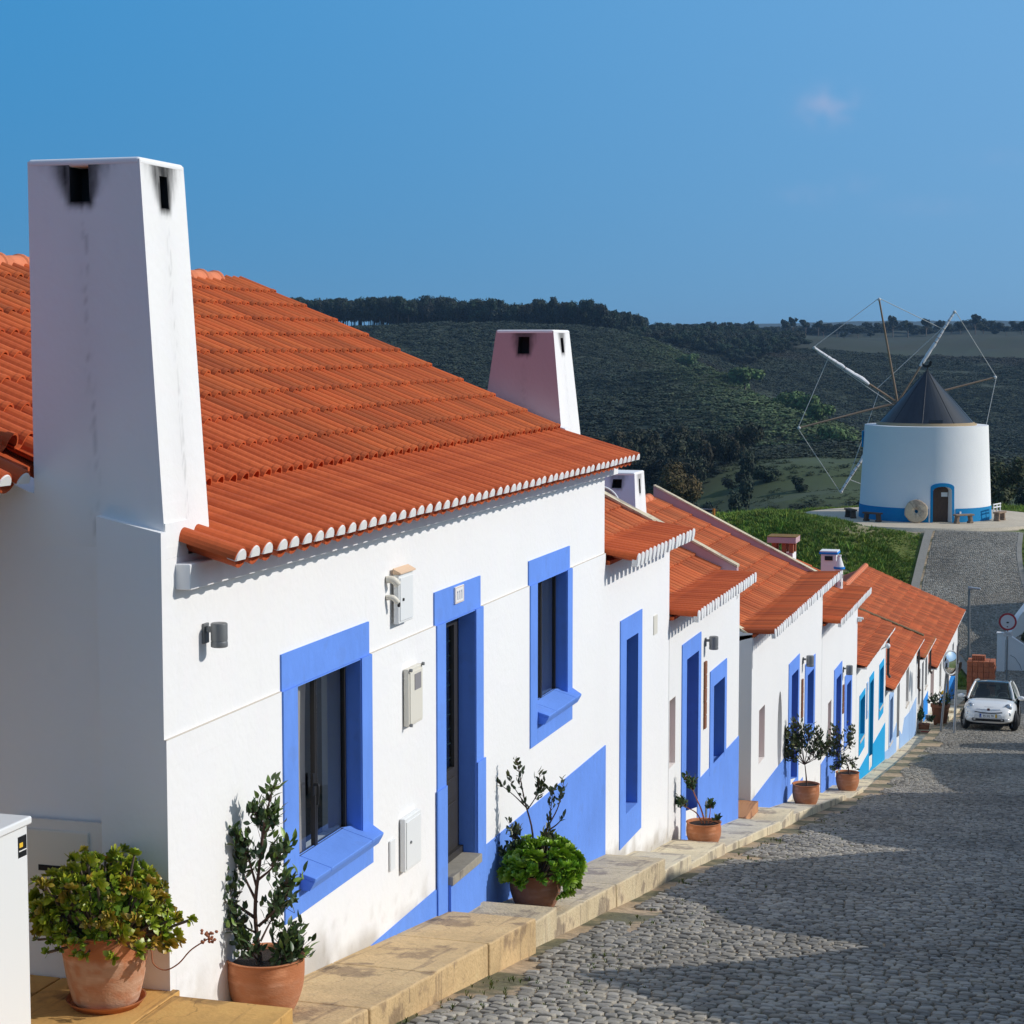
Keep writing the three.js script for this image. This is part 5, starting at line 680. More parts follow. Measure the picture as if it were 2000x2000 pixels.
// ---------------------------------------------------------------- windmill
{
  const t = thing('windmill', 'round white windmill with blue base, dark conical cap and roped spars', 'windmill', [MILL.x, MILL.y, MILL.z]), Rb = 3.72, Rt = 3.46, H = 5.28, Rat = (y) => mix(Rb, Rt, y / H);
  const dA = 0.345, aw = 0.145;                                 // bearing and half width (rad) of the doorway
  const ring = (y0, y1, off, a0, a1, n = 48) => { const pos = [], uv = [], m = 6; for (let i = 0; i < n; i++) for (let j = 0; j < m; j++) { const q = [[i, j], [i + 1, j], [i + 1, j + 1], [i, j], [i + 1, j + 1], [i, j + 1]]; for (const [a, b] of q) { const an = mix(a0, a1, a / n), y = mix(y0, y1, b / m), r = Rat(y) + off; pos.push(Math.sin(an) * r, y, Math.cos(an) * r); uv.push(an * r, y); } } const g = new THREE.BufferGeometry(); g.setAttribute('position', new THREE.Float32BufferAttribute(pos, 3)); g.setAttribute('uv', new THREE.Float32BufferAttribute(uv, 2)); return mergeSmooth(g); };
  function mergeSmooth(g) { g.computeVertexNormals(); const P = g.attributes.position, N = g.attributes.normal; for (let i = 0; i < P.count; i++) { const x = P.getX(i), z = P.getZ(i), l = Math.hypot(x, z); N.setXYZ(i, x / l, 0.05, z / l); } return g; }
  const y0d = 1.75, arch = 0.24;
  const above = (() => { // wall over the arched doorway
    const pos = [], uv = [], n = 20; for (let i = 0; i < n; i++) { const f = (k) => { const u = k / n * 2 - 1; return [dA + u * aw, y0d + arch * Math.sqrt(Math.max(0, 1 - u * u)) * 1.0]; }; const [a0, ya] = f(i), [a1, yb] = f(i + 1); for (const [a, y] of [[a0, ya], [a1, yb], [a1, 2.3], [a0, ya], [a1, 2.3], [a0, 2.3]]) { const r = Rat(y); pos.push(Math.sin(a) * r, y, Math.cos(a) * r); uv.push(a * r, y); } }
    const g = new THREE.BufferGeometry(); g.setAttribute('position', new THREE.Float32BufferAttribute(pos, 3)); g.setAttribute('uv', new THREE.Float32BufferAttribute(uv, 2)); return mergeSmooth(g);
  })();
  mesh('wall', [ring(2.3, H, 0, dA - Math.PI, dA + Math.PI, 96), ring(0, 2.3, 0, dA + aw, dA + 2 * Math.PI - aw, 96), above], plaster(rgb(0.82, 0.82, 0.82), { side: THREE.DoubleSide }), t);
  mesh('wall_top', new THREE.RingGeometry(2.6, Rt, 64).rotateX(-Math.PI / 2).translate(0, H, 0), M.whiteFar, t);
  mesh('painted_base', ring(0, 0.76, 0.02, dA + aw + 0.06, dA + 2 * Math.PI - aw - 0.06, 96), plaster(rgb(0.0, 0.21, 0.47), { side: THREE.DoubleSide }), t);
  // doorway: painted arch, reveal, planked door with a paper notice
  const o = (u, y, r) => { const a = dA + u * aw; return [Math.sin(a) * r, y, Math.cos(a) * r]; }, fr = [], rev = [], quad = (l, a, b, c, d) => l.push(...a, ...b, ...c, ...a, ...c, ...d);
  const path = []; for (let i = 0; i <= 6; i++) path.push([-1, y0d * i / 6]); for (let i = 1; i < 16; i++) { const an = Math.PI * (1 - i / 16); path.push([Math.cos(an), y0d + arch * Math.sin(an)]); } for (let i = 6; i >= 0; i--) path.push([1, y0d * i / 6]);
  for (let i = 0; i + 1 < path.length; i++) { const [u, y] = path[i], [v, z] = path[i + 1], ou = (k) => k * 1.26, oy = (k, uu) => k + (k >= y0d ? 0.2 : 0) + 0; quad(fr, o(ou(u), oy(y), Rat(y) + 0.03), o(u, y, Rat(y) + 0.03), o(v, z, Rat(z) + 0.03), o(ou(v), oy(z), Rat(z) + 0.03)); quad(fr, o(ou(u), oy(y), Rat(y) - 0.05), o(ou(u), oy(y), Rat(y) + 0.03), o(ou(v), oy(z), Rat(z) + 0.03), o(ou(v), oy(z), Rat(z) - 0.05)); quad(rev, o(u, y, Rat(y) + 0.03), o(u, y, Rat(y) - 0.6), o(v, z, Rat(z) - 0.6), o(v, z, Rat(z) + 0.03)); }
  const mk = (p) => { const g = new THREE.BufferGeometry(); g.setAttribute('position', new THREE.Float32BufferAttribute(p, 3)); g.computeVertexNormals(); return boxUV(g); }, dbl = (m) => { const k = m.clone(); k.side = THREE.DoubleSide; return k; };
  const door = mesh('door', Array.from({ length: 7 }, (_, i) => box(-0.52 + i * 0.15, -0.52 + i * 0.15 + 0.143, 0, 2.05, 0, 0.05).rotateY(dA).translate(Math.sin(dA) * (Rb - 0.62), 0, Math.cos(dA) * (Rb - 0.62))), M.wood, t);
  mesh('door_frame', mk(fr), dbl(M.milling), door); mesh('reveal', mk(rev), dbl(M.whiteFar), door);
  mesh('notice', box(0.06, 0.42, 1.4, 1.64, 0.052, 0.06).rotateY(dA).translate(Math.sin(dA) * (Rb - 0.62), 0, Math.cos(dA) * (Rb - 0.62)), M.mortar, door);
  mesh('wall_box', box(-0.05, 0.05, 0.42, 0.6, 0, 0.05).rotateY(0.62).translate(Math.sin(0.62) * (Rb + 0.02), 0, Math.cos(0.62) * (Rb + 0.02)), M.cabinet, t);
  { const a = -1.5, w = mesh('window', box(-0.02, 0.02, 4.1, 4.75, -0.3, 0.3).rotateY(0).translate(0, 0, 0), M.dark, t); w.position.set(Math.sin(a) * 3.5, 0, Math.cos(a) * 3.5); w.rotation.y = 0; mesh('frame', plate(rect(-0.42, 0.42, 3.98, 4.9), [rect(-0.28, 0.28, 4.12, 4.74)], -0.07, 0.03), M.milling, w); }
  // cap
  mesh('cap_ring', [cyl(0, H - 0.02, 0, 2.82, 2.8, 0.12, 48), cyl(0, H + 0.1, 0, 2.7, 2.68, 0.06, 48)], M.band, t);
  const capGeo = new THREE.ConeGeometry(2.62, 2.95, 40, 1, true).translate(0, H + 0.16 + 1.475, 0), cuv = capGeo.attributes.uv; for (let i = 0; i < cuv.count; i++) cuv.setXY(i, cuv.getX(i) * 9, cuv.getY(i) * 2); mesh('cap', capGeo, dbl(M.slate), t);
  const cap = t.children[t.children.length - 1];
  mesh('seam', Array.from({ length: 9 }, (_, i) => { const a = i / 9 * 6.283; return bar(V(Math.sin(a) * 2.615, H + 0.16, Math.cos(a) * 2.615), V(Math.sin(a) * 0.03, H + 3.1, Math.cos(a) * 0.03), 0.018, 0.01, 5); }), M.slate, cap);
  mesh('hatch', box(-0.35, 0.35, 0, 0.16, 0, 0.12).rotateY(0.33).translate(0.72, H + 0.2, 2.42), M.slate, cap);
  { const wv = mesh('weathercock', bar(V(0, H + 3.0, 0), V(0, H + 3.3, 0), 0.025), M.dark, t), sh = new THREE.Shape([[-0.3, 0.1], [-0.27, 0.3], [-0.2, 0.16], [-0.06, 0.1], [0.06, 0.14], [0.13, 0.32], [0.2, 0.36], [0.24, 0.3], [0.3, 0.27], [0.24, 0.24], [0.22, 0.1], [0.1, -0.02], [-0.08, -0.04], [-0.22, 0.02]].map(([a, b]) => new THREE.Vector2(a, b))); mesh('bird', new THREE.ExtrudeGeometry(sh, { depth: 0.04, bevelEnabled: false }).translate(0, H + 3.28, -0.02), M.dark, wv); }
  // wheel of eight spars behind the cap: hub, spars, furled sails, ropes
  const hub = V(-1.98, 6.42, -3.55), a = V(5.62, 1.52, -2.3).multiplyScalar(0.985), b = V(-1.05, 6.2, 1.4).multiplyScalar(0.985), k = Math.SQRT1_2, dir = [a, a.clone().add(b).multiplyScalar(k), b, b.clone().sub(a).multiplyScalar(k)]; for (let i = 0; i < 4; i++) dir.push(dir[i].clone().negate());
  const tip = dir.map((d) => hub.clone().add(d)), axis = a.clone().cross(b).normalize(), R = rng(19);
  mesh('shaft', [bar(hub.clone().addScaledVector(axis, 0.9), hub.clone().addScaledVector(axis, -0.35), 0.17, 0.14, 12), bar(hub.clone().addScaledVector(axis, 3.2), hub.clone().addScaledVector(axis, 0.9), 0.14, 0.16, 12)], M.woodPale, t);
  dir.forEach((d, i) => {
    const bare = i % 2 === 0, s = mesh('spar', bar(hub, tip[i], bare ? 0.075 : 0.065, bare ? 0.05 : 0.045, 8), bare ? M.woodPale : M.woodPale, t);
    mesh('rope_wrap', new THREE.SphereGeometry(0.1, 10, 8).translate(...tip[i].clone().lerp(hub, 0.012).toArray()), M.rope, s);
    if (!bare) { // sail cloth rolled round the outer part of the spar
      const N = 26, p0 = i === 3 ? 0.34 : 0.4, pts = [], c = new THREE.CatmullRomCurve3(Array.from({ length: 8 }, (_, q) => hub.clone().lerp(tip[i], mix(p0, 0.985, q / 7)).add(V(0.03 * (R() - 0.5), 0.05 * (R() - 0.5), 0.05 * (R() - 0.5)))));
      const g = new THREE.TubeGeometry(c, N, 1, 9), P = g.attributes.position; for (let q = 0; q <= N; q++) { const m = c.getPointAt(q / N), u = q / N, r = (0.06 + 0.05 * Math.pow(1 - u, 0.6) * step(0, 0.06, u)) * (0.9 + 0.2 * R()) * (i === 3 ? 1.15 : 1); for (let e = 0; e <= 9; e++) { const id = q * 10 + e, f = r * (0.85 + 0.3 * vnoise(e * 1.7, q * 0.6 + i * 9)); P.setXYZ(id, m.x + (P.getX(id) - m.x) * f, m.y + (P.getY(id) - m.y) * f, m.z + (P.getZ(id) - m.z) * f); } }
      g.computeVertexNormals(); mesh('furled_sail', g, M.cloth, s); mesh('lashing', Array.from({ length: 7 }, (_, q) => { const m = c.getPointAt(0.45 + 0.08 * q), tn = c.getTangentAt(0.45 + 0.08 * q); return new THREE.TorusGeometry(0.1 - 0.006 * q, 0.018, 5, 10).applyQuaternion(new THREE.Quaternion().setFromUnitVectors(V(0, 0, 1), tn)).translate(m.x, m.y, m.z); }), M.woodPale, s);
    }
  });
  for (const [i, f, j, g] of [[2, 1, 1, 0.8], [1, 1, 0, 1], [0, 1, 7, 1], [2, 1, 3, 1], [3, 0.82, 4, 1], [4, 1, 5, 1], [5, 0.85, 6, 1], [6, 1, 7, 1], [1, 0.86, 3, 0.25], [3, 0.22, 5, 0.88]]) mesh('rope', bar(hub.clone().lerp(tip[i], f), hub.clone().lerp(tip[j], g), 0.02, 0.02, 5), M.rope, t);
  mesh('rope', bar(hub.clone().lerp(tip[3], 0.95).add(V(0, -0.15, 0)), hub.clone().lerp(tip[3], 0.05).add(V(0.0, -0.3, 0)), 0.022, 0.022, 5), M.rope, t);
  // the yard round the mill
  const yard = new THREE.CylinderGeometry(7.1, 7.3, 0.3, 72).translate(MILL.x, MILL.y - 0.155, MILL.z); tag(structure('yard', boxUV(yard), M.gravel), 'pale gravel yard around the foot of the windmill', 'yard');
}
{ // millstone and benches
  const t = thing('millstone', 'pale round millstone with a centre hole leaning on the windmill wall', 'millstone', [-4.08, MILL.y, -109.15], 0.16), g = new THREE.LatheGeometry([[0.1, -0.11], [0.1, 0.11], [0.3, 0.125], [0.58, 0.11], [0.635, 0.07], [0.65, 0], [0.635, -0.08], [0.58, -0.12], [0.1, -0.11]].map(([a, b]) => new THREE.Vector2(a, b)), 40).rotateX(Math.PI / 2), P = g.attributes.position;
  for (let i = 0; i < P.count; i++) { const f = 0.97 + 0.06 * vnoise(P.getX(i) * 5 + 9, P.getY(i) * 5 + 9, 0, 6); P.setXYZ(i, P.getX(i) * f, P.getY(i) * f, P.getZ(i)); } g.computeVertexNormals(); const s = mesh('stone', g.rotateX(-0.14).translate(0, 0.64, 0), M.mill, t); mesh('iron_strap', box(-0.025, 0.025, 0.9, 1.32, 0.1, 0.13).rotateX(-0.12).translate(0.08, 0.02, 0), M.steel, s);
}
function bench(label, x, s, turn, mat) {
  const t = thing('stone_bench', label, 'bench', [x, MILL.y, -s], turn, 'rustic benches around the windmill'), R = rng(Math.round(s * 9)); mesh('seat', new RoundedBoxGeometry(1.15, 0.09, 0.38, 2, 0.02).translate(0, 0.46, 0), mat, t);
  for (const q of [-0.42, 0.42]) mesh('leg', [new RoundedBoxGeometry(0.16, 0.43, 0.3, 2, 0.03).rotateZ(q * 0.35).translate(q, 0.21, 0), new RoundedBoxGeometry(0.24, 0.1, 0.32, 2, 0.02).translate(q, 0.05, 0)], mat, t); return t;
}
bench('dark wooden bench in the shade left of the millstone', -6.5, 109.4, -0.55, M.wood); bench('pale wooden bench on the sunny side right of the mill door', -1.55, 109.7, 0.6, M.woodPale); bench('dark bench at the left edge of the windmill base', -7.95, 111.4, -1.1, M.wood);
{ const t = bench('bench with pale backrest at the right edge of the windmill base', 0.28, 112.0, 1.25, M.woodPale); mesh('backrest', [new RoundedBoxGeometry(1.15, 0.07, 0.05, 2, 0.015).translate(0, 0.92, -0.17), new RoundedBoxGeometry(1.15, 0.07, 0.05, 2, 0.015).translate(0, 0.75, -0.17), ...[-0.5, 0, 0.5].map((q) => box(q - 0.03, q + 0.03, 0.45, 0.95, -0.2, -0.15))], M.cloth, t); }

// ---------------------------------------------------------------- car
{
  const cs = 63.6, t = thing('parked_car', 'small white car with dark roof and round headlights parked facing uphill', 'car', [2.3, roadY(cs) + 0.03, -cs], -0.02); t.rotation.x = Math.atan2(roadY(cs - 1.2) - roadY(cs + 1.2), 2.4) * -1;
  const I = lerpTable, hw = I([[-1.78, 0.5], [-1.7, 0.64], [-1.4, 0.76], [-0.9, 0.81], [0.5, 0.815], [1.0, 0.805], [1.35, 0.77], [1.55, 0.71], [1.68, 0.63], [1.76, 0.52], [1.79, 0.42]]), top = I([[-1.78, 0.62], [-1.7, 0.8], [-1.5, 0.95], [-0.9, 0.98], [0.6, 0.98], [0.85, 0.965], [1.2, 0.9], [1.45, 0.82], [1.62, 0.73], [1.72, 0.64], [1.79, 0.52]]), bot = I([[-1.78, 0.42], [-1.5, 0.26], [-1, 0.2], [1.4, 0.2], [1.68, 0.22], [1.76, 0.3], [1.79, 0.38]]);
  const loft = (zs, f, n, capEnds) => { const pos = [], idx = []; zs.forEach((z, j) => { for (let i = 0; i <= n; i++) pos.push(...f(z, i / n)); if (j) for (let i = 0; i < n; i++) { const a = (j - 1) * (n + 1) + i, e = a + n + 1; idx.push(a, e, e + 1, a, e + 1, a + 1); } }); if (capEnds) for (const [j, flip] of [[0, 0], [zs.length - 1, 1]]) { const c = pos.length / 3, q = f(zs[j], 0), r = f(zs[j], 0.5); pos.push(0, (q[1] + r[1]) / 2, zs[j]); for (let i = 0; i < n; i++) { const a = j * (n + 1) + i; idx.push(...(flip ? [c, a, a + 1] : [c, a + 1, a])); } } const g = new THREE.BufferGeometry(); g.setAttribute('position', new THREE.Float32BufferAttribute(pos, 3)); g.setIndex(idx); g.computeVertexNormals(); return g; };
  const zs = Array.from({ length: 60 }, (_, i) => -1.78 + 3.57 * (0.5 - 0.5 * Math.cos(Math.PI * i / 59))), se = (v, e) => Math.sign(v) * Math.pow(Math.abs(v), e);
  const bodyF = (z, u) => { const a = u * 2 * Math.PI, c = Math.cos(a), s = Math.sin(a), yt = top(z), yb = bot(z), ym = mix(yb, yt, 0.45); return [se(c, 0.5) * hw(z), s > 0 ? ym + se(s, 0.62) * (yt - ym) : ym + se(s, 0.45) * (ym - yb), z]; };
  const body = mesh('body', loft(zs, bodyF, 64, true), M.carPaint, t);
  // cabin: glass house with white pillars and dark roof
  const gz = (k, f) => mix(f ? 0.92 : -1.55, f ? 0.28 : -1.05, Math.pow(k, 0.9)), gw = (k) => mix(0.735, 0.54, Math.pow(k, 1.15)), gy = (k) => mix(0.94, 1.44, k), lay = Array.from({ length: 10 }, (_, i) => i / 9);
  const cab = loft(lay, (k, u) => { const a = u * 2 * Math.PI, c = Math.cos(a), s = Math.sin(a), zc = (gz(k, 1) + gz(k, 0)) / 2, zl = (gz(k, 1) - gz(k, 0)) / 2; return [se(c, 0.4) * gw(k), gy(k), zc + se(s, 0.5) * zl]; }, 48, false); mesh('windows', cab, M.carGlass, t);
  const rf = loft(Array.from({ length: 12 }, (_, i) => i / 11), (k, u) => { const a = u * 2 * Math.PI, r = 1 - k; return [se(Math.cos(a), 0.4) * gw(1) * 1.015 * r, 1.435 + 0.06 * Math.sqrt(Math.max(0, 1 - r * r)), (gz(1, 1) + gz(1, 0)) / 2 + se(Math.sin(a), 0.5) * (gz(1, 1) - gz(1, 0)) / 2 * 1.02 * r]; }, 48, false); mesh('roof', rf, M.roofGlass, t);
  for (const x of [-1, 1]) {
    mesh('pillar', [tube([V(x * 0.71, 0.93, 0.84), V(x * 0.635, 1.2, 0.58), V(x * 0.535, 1.445, 0.27)], 0.034, 10, 8), tube([V(x * 0.535, 1.45, 0.27), V(x * 0.55, 1.47, -0.3), V(x * 0.53, 1.45, -1.0)], 0.03, 10, 8), tube([V(x * 0.53, 1.45, -1.0), V(x * 0.64, 1.2, -1.3), V(x * 0.72, 0.94, -1.48)], 0.06, 10, 8)], M.carPaint, t);
    mesh('door', plate(rect(-0.45, 0.62, 0.34, 0.92), [], 0, 0.01, 0.004).rotateY(0).translate(x > 0 ? 0.806 : -0.816, 0, 0).scale(1, 1, -1), M.carPaint, t);
    const mir = mesh('wing_mirror', new THREE.SphereGeometry(1, 16, 10).scale(0.115, 0.075, 0.07).translate(x * 0.93, 0.99, 0.62), M.carPaint, t); mesh('mirror_arm', bar(V(x * 0.76, 0.93, 0.63), V(x * 0.88, 0.96, 0.63), 0.025), M.tyre, mir);
    const hl = mesh('headlight', new THREE.SphereGeometry(0.118, 20, 12).scale(1, 1, 0.55).translate(x * 0.575, 0.715, 1.5), M.lampGlass, t); mesh('chrome_ring', new THREE.TorusGeometry(0.115, 0.012, 8, 28).rotateY(x * 0.4).translate(x * 0.58, 0.715, 1.525), M.chrome, hl);
    const l2 = mesh('lower_light', new THREE.SphereGeometry(0.07, 16, 10).scale(1, 1, 0.5).translate(x * 0.605, 0.52, 1.64), M.lampGlass, t); mesh('chrome_ring', new THREE.TorusGeometry(0.07, 0.008, 8, 24).rotateY(x * 0.4).translate(x * 0.61, 0.52, 1.65), M.chrome, l2);
    for (const [z, st] of [[1.13, 0.38], [-1.15, 0]]) { const w = mesh('wheel', new THREE.TorusGeometry(0.235, 0.075, 12, 30).rotateY(Math.PI / 2).scale(1.25, 1, 1), M.tyre, t); w.position.set(x * (z > 0 ? 0.745 : 0.73), 0.29, z); w.rotation.y = st; mesh('rim', [disc(0, 0, 0, 0.19, 0.09, 'x', 24), ...Array.from({ length: 10 }, (_, i) => box(-0.055, 0.055, 0.04, 0.19, -0.014, 0.014).rotateX(i * 0.628))], M.steel, w); mesh('wheel_arch', new THREE.TorusGeometry(0.325, 0.022, 6, 26, Math.PI).rotateY(Math.PI / 2).translate(x * 0.8, 0.29, z), M.tyre, t); }
    mesh('seat', [new RoundedBoxGeometry(0.46, 0.55, 0.14, 3, 0.05).translate(x * 0.34, 0.92, -0.25), new RoundedBoxGeometry(0.26, 0.2, 0.1, 3, 0.045).translate(x * 0.34, 1.26, -0.28)], M.seat, t);
  }
  mesh('steering_wheel', new THREE.TorusGeometry(0.17, 0.018, 8, 28).rotateX(-0.5).translate(0.34, 0.99, 0.38), M.shutter, t); mesh('dashboard', new RoundedBoxGeometry(1.3, 0.1, 0.3, 3, 0.04).translate(0, 0.93, 0.62), M.tyre, t); mesh('rear_mirror', new RoundedBoxGeometry(0.22, 0.06, 0.03, 2, 0.01).translate(0.02, 1.34, 0.3), M.tyre, t);
  const fz = (x, y) => { let best = 1.79; for (let z = 1.79; z > 1.0; z -= 0.01) { const ym = mix(bot(z), top(z), 0.45), v = y > ym ? (y - ym) / (top(z) - ym) : (ym - y) / (ym - bot(z)), e = y > ym ? 1 / 0.62 : 1 / 0.45; if (v < 1 && Math.pow(Math.abs(x) / hw(z), 4) + Math.pow(Math.max(0, v), e * 2) < 1) { best = z; break; } } return best; };
  const strip = (pts, r, mat, name, par = t) => mesh(name, tube(pts.map(([x, y]) => V(x, y, fz(x, y) + 0.005)), r, 30, 6), mat, par);
  strip([[-0.36, 0.655], [-0.15, 0.645], [0, 0.64], [0.15, 0.645], [0.36, 0.655]], 0.014, M.chrome, 'chrome_bar'); strip([[-0.42, 0.575], [-0.2, 0.552], [0, 0.545], [0.2, 0.552], [0.42, 0.575]], 0.017, M.tyre, 'upper_grille');
  for (const x of [-1, 1]) strip([[x * 0.5, 0.365], [x * 0.6, 0.372], [x * 0.68, 0.385]], 0.013, M.chrome, 'chrome_bar');
  const em = mesh('emblem', disc(0, 0.645, fz(0, 0.645) + 0.012, 0.055, 0.02, 'z', 24), M.chrome, t); mesh('emblem_face', disc(0, 0.645, fz(0, 0.645) + 0.021, 0.04, 0.006, 'z', 24), std(rgb(0.1, 0.02, 0.025), { roughness: 0.3 }), em);
  mesh('bonnet_seam', [tube([V(-0.52, 0.78, fz(-0.52, 0.78) + 0.002), V(0, 0.725, fz(0, 0.725) + 0.002), V(0.52, 0.78, fz(0.52, 0.78) + 0.002)], 0.006, 30, 5)], M.shutter, t);
  const gr = mesh('lower_grille', new RoundedBoxGeometry(1.0, 0.125, 0.1, 4, 0.05).translate(0, 0.345, 1.735), M.tyre, t); for (const x of [-1, 1]) mesh('fog_light', disc(x * 0.42, 0.35, 1.79, 0.04, 0.02, 'z', 18), M.lampGlass, gr);
  // number plate, its characters drawn on it
  const cv = document.createElement('canvas'); cv.width = 416; cv.height = 88; const g2 = cv.getContext('2d'); g2.fillStyle = '#e9e9e6'; g2.fillRect(0, 0, 416, 88); g2.fillStyle = '#1d4fa8'; g2.fillRect(0, 0, 40, 88); g2.fillStyle = '#e0b21c'; g2.fillRect(380, 0, 36, 88); g2.fillStyle = '#26282c'; g2.font = 'bold 66px sans-serif'; g2.textAlign = 'center'; g2.textBaseline = 'middle'; g2.fillText('95 SQ 70', 210, 47); g2.fillStyle = '#fff'; g2.font = 'bold 26px sans-serif'; g2.fillText('P', 20, 66);
  const ct = new THREE.CanvasTexture(cv); ct.colorSpace = THREE.SRGBColorSpace; const pl = new THREE.PlaneGeometry(0.52, 0.112); const np = mesh('number_plate', new RoundedBoxGeometry(0.53, 0.12, 0.02, 2, 0.006).translate(0, 0.462, 1.8), M.tyre, t); mesh('plate_face', pl.translate(0, 0.462, 1.8115), std(rgb(1, 1, 1), { map: ct, roughness: 0.4 }), np);
  mesh('underside', box(-0.6, 0.6, 0.17, 0.3, -1.5, 1.5), M.dark, t);
}

// ---------------------------------------------------------------- stack of hollow bricks
{
  const s = 76.3, x0 = 0.74, y = roadY(s) + 0.02, t = thing('brick_pallet', 'pallet of stacked red hollow bricks behind the parked car', 'bricks', [x0, y, -s]), R = rng(23);
  mesh('pallet', [0, 0.22, 0.44, 0.66, 0.88].map((z) => box(-0.02, 1.06, 0.09, 0.115, -z - 0.1, -z)).concat([0, 0.48, 0.96].map((x) => box(x, x + 0.09, 0, 0.09, -0.98, 0))), M.woodPale, t);
  const bw = 0.2, bh = 0.21, bd = 0.3, unit = boxUV(new RoundedBoxGeometry(bw - 0.008, bh - 0.006, bd - 0.01, 1, 0.008));
  const ribs = join([unit, ...[-0.06, -0.02, 0.02, 0.06].map((q) => box(q - 0.004, q + 0.004, -bh / 2 + 0.01, bh / 2 - 0.01, bd / 2 - 0.004, bd / 2 + 0.002))]);
  for (let k = 0; k < 3; k++) for (let j = 0; j < 7; j++) for (let i = 0; i < 5; i++) { const o = mesh('brick', k === 0 ? ribs : unit, M.brick[Math.floor(R() * 3)], t); o.position.set(i * 0.209 + 0.105 + 0.008 * (R() - 0.5), 0.12 + bh * (j + 0.5), -k * bd - bd / 2 + 0.012 * (R() - 0.5)); o.rotation.y = (R() - 0.5) * 0.02; }
  const top = mesh('brick', boxUV(new RoundedBoxGeometry(0.5, 0.2, 0.3, 1, 0.008).translate(0.42, 0.12 + 7 * bh + 0.1, -0.35)), M.brick[2], t); mesh('brick_hole', Array.from({ length: 21 }, (_, i) => box(0.19 + (i % 7) * 0.066, 0.235 + (i % 7) * 0.066, 0.145 + 7 * bh + Math.floor(i / 7) * 0.055, 0.185 + 7 * bh + Math.floor(i / 7) * 0.055, -0.21, -0.199)), M.brick[1].clone(), top).material.color.setRGB(0.08, 0.025, 0.015);
  mesh('plastic_wrap', tube([V(1.0, 1.55, -0.02), V(1.08, 1.4, 0.01), V(1.03, 1.2, 0.01), V(1.07, 1.0, 0.0)], 0.03, 14, 6), M.brick[0], t);
}
// ---------------------------------------------------------------- signs, mirror, lamp post
{
  const s = 83.6, y = roadY(s), t = thing('road_sign', 'round white road sign with red rim on a grey post beside the white pillar', 'sign', [1.95, y, -s]);
  mesh('post', bar(V(0, 0, -0.04), V(0, 3.0, -0.04), 0.035), M.grey, t); const d = mesh('sign_face', disc(0, 2.88, 0, 0.37, 0.02, 'z', 48), M.red, t); mesh('white_disc', disc(0, 2.88, 0.011, 0.29, 0.004, 'z', 48), M.signWhite, d);
  mesh('sign_mark', [new THREE.SphereGeometry(1, 12, 8).scale(0.06, 0.035, 0.004).translate(0.0, 2.85, 0.016), new THREE.SphereGeometry(1, 12, 8).scale(0.032, 0.028, 0.004).translate(-0.01, 2.67, 0.016)], M.blackPaint, d);
  const pn = mesh('lower_panel', new RoundedBoxGeometry(0.36, 0.2, 0.02, 2, 0.01).translate(0.02, 2.36, 0), M.signWhite, t); mesh('panel_line', [box(-0.11, 0.12, 2.39, 2.405, 0.01, 0.013), box(-0.06, 0.14, 2.33, 2.345, 0.01, 0.013)], M.grey, pn);
}
{
  const s = 60.9, t = thing('traffic_mirror', 'round convex traffic mirror on a tilted pole at the foot of the row', 'mirror', [0.86, -7.75, -61.1]);
  mesh('pole', bar(V(0, 0, 0), V(0.2, 2.7, 0), 0.035), M.grey, t); const m = mesh('mirror_glass', new THREE.SphereGeometry(0.9, 32, 10, 0, Math.PI * 2, 0, 0.42).translate(0, -0.82, 0).rotateX(Math.PI / 2), M.mirror, t); m.position.set(0.29, 2.42, 0.1); m.rotation.set(-0.12, 0.98, 0.12); mesh('rim', new THREE.TorusGeometry(0.37, 0.025, 8, 36), M.signWhite, m); mesh('hood', new THREE.CylinderGeometry(0.4, 0.4, 0.16, 24, 1, true, -0.2, 1.7).rotateX(Math.PI / 2).translate(0, 0, 0.04), new THREE.MeshStandardMaterial({ color: rgb(0.08, 0.05, 0.03), side: THREE.DoubleSide }), m);
  mesh('backing', new THREE.CylinderGeometry(0.37, 0.3, 0.06, 28).rotateX(Math.PI / 2).translate(0, 0, -0.04), M.grey, m);
  const q = thing('sign_post', 'tall grey sign post seen edge on left of the parked car', 'sign', [1.33, roadY(60.4), -60.4]); mesh('post', bar(V(0, 0, 0), V(0.06, 2.75, 0), 0.038), M.steel, q); mesh('sign_plate', disc(0.075, 2.5, 0, 0.32, 0.02, 'x', 36), M.dark, q);
}
{
  const s = 85.4, t = thing('street_lamp', 'dark street lamp post with a flat lamp head at the bottom of the dip', 'street lamp', [0.3, roadY(s), -s]);
  mesh('pole', [bar(V(0, 0, 0), V(-0.06, 4.1, 0), 0.065, 0.045, 12), cyl(0, 0, 0, 0.09, 0.08, 0.9, 12)], M.grey, t); mesh('lamp_head', [new RoundedBoxGeometry(0.44, 0.08, 0.2, 3, 0.03).rotateZ(-0.08).translate(0.2, 4.08, 0), new RoundedBoxGeometry(0.2, 0.13, 0.14, 2, 0.03).translate(-0.02, 4.08, 0)], M.steel, t);
}
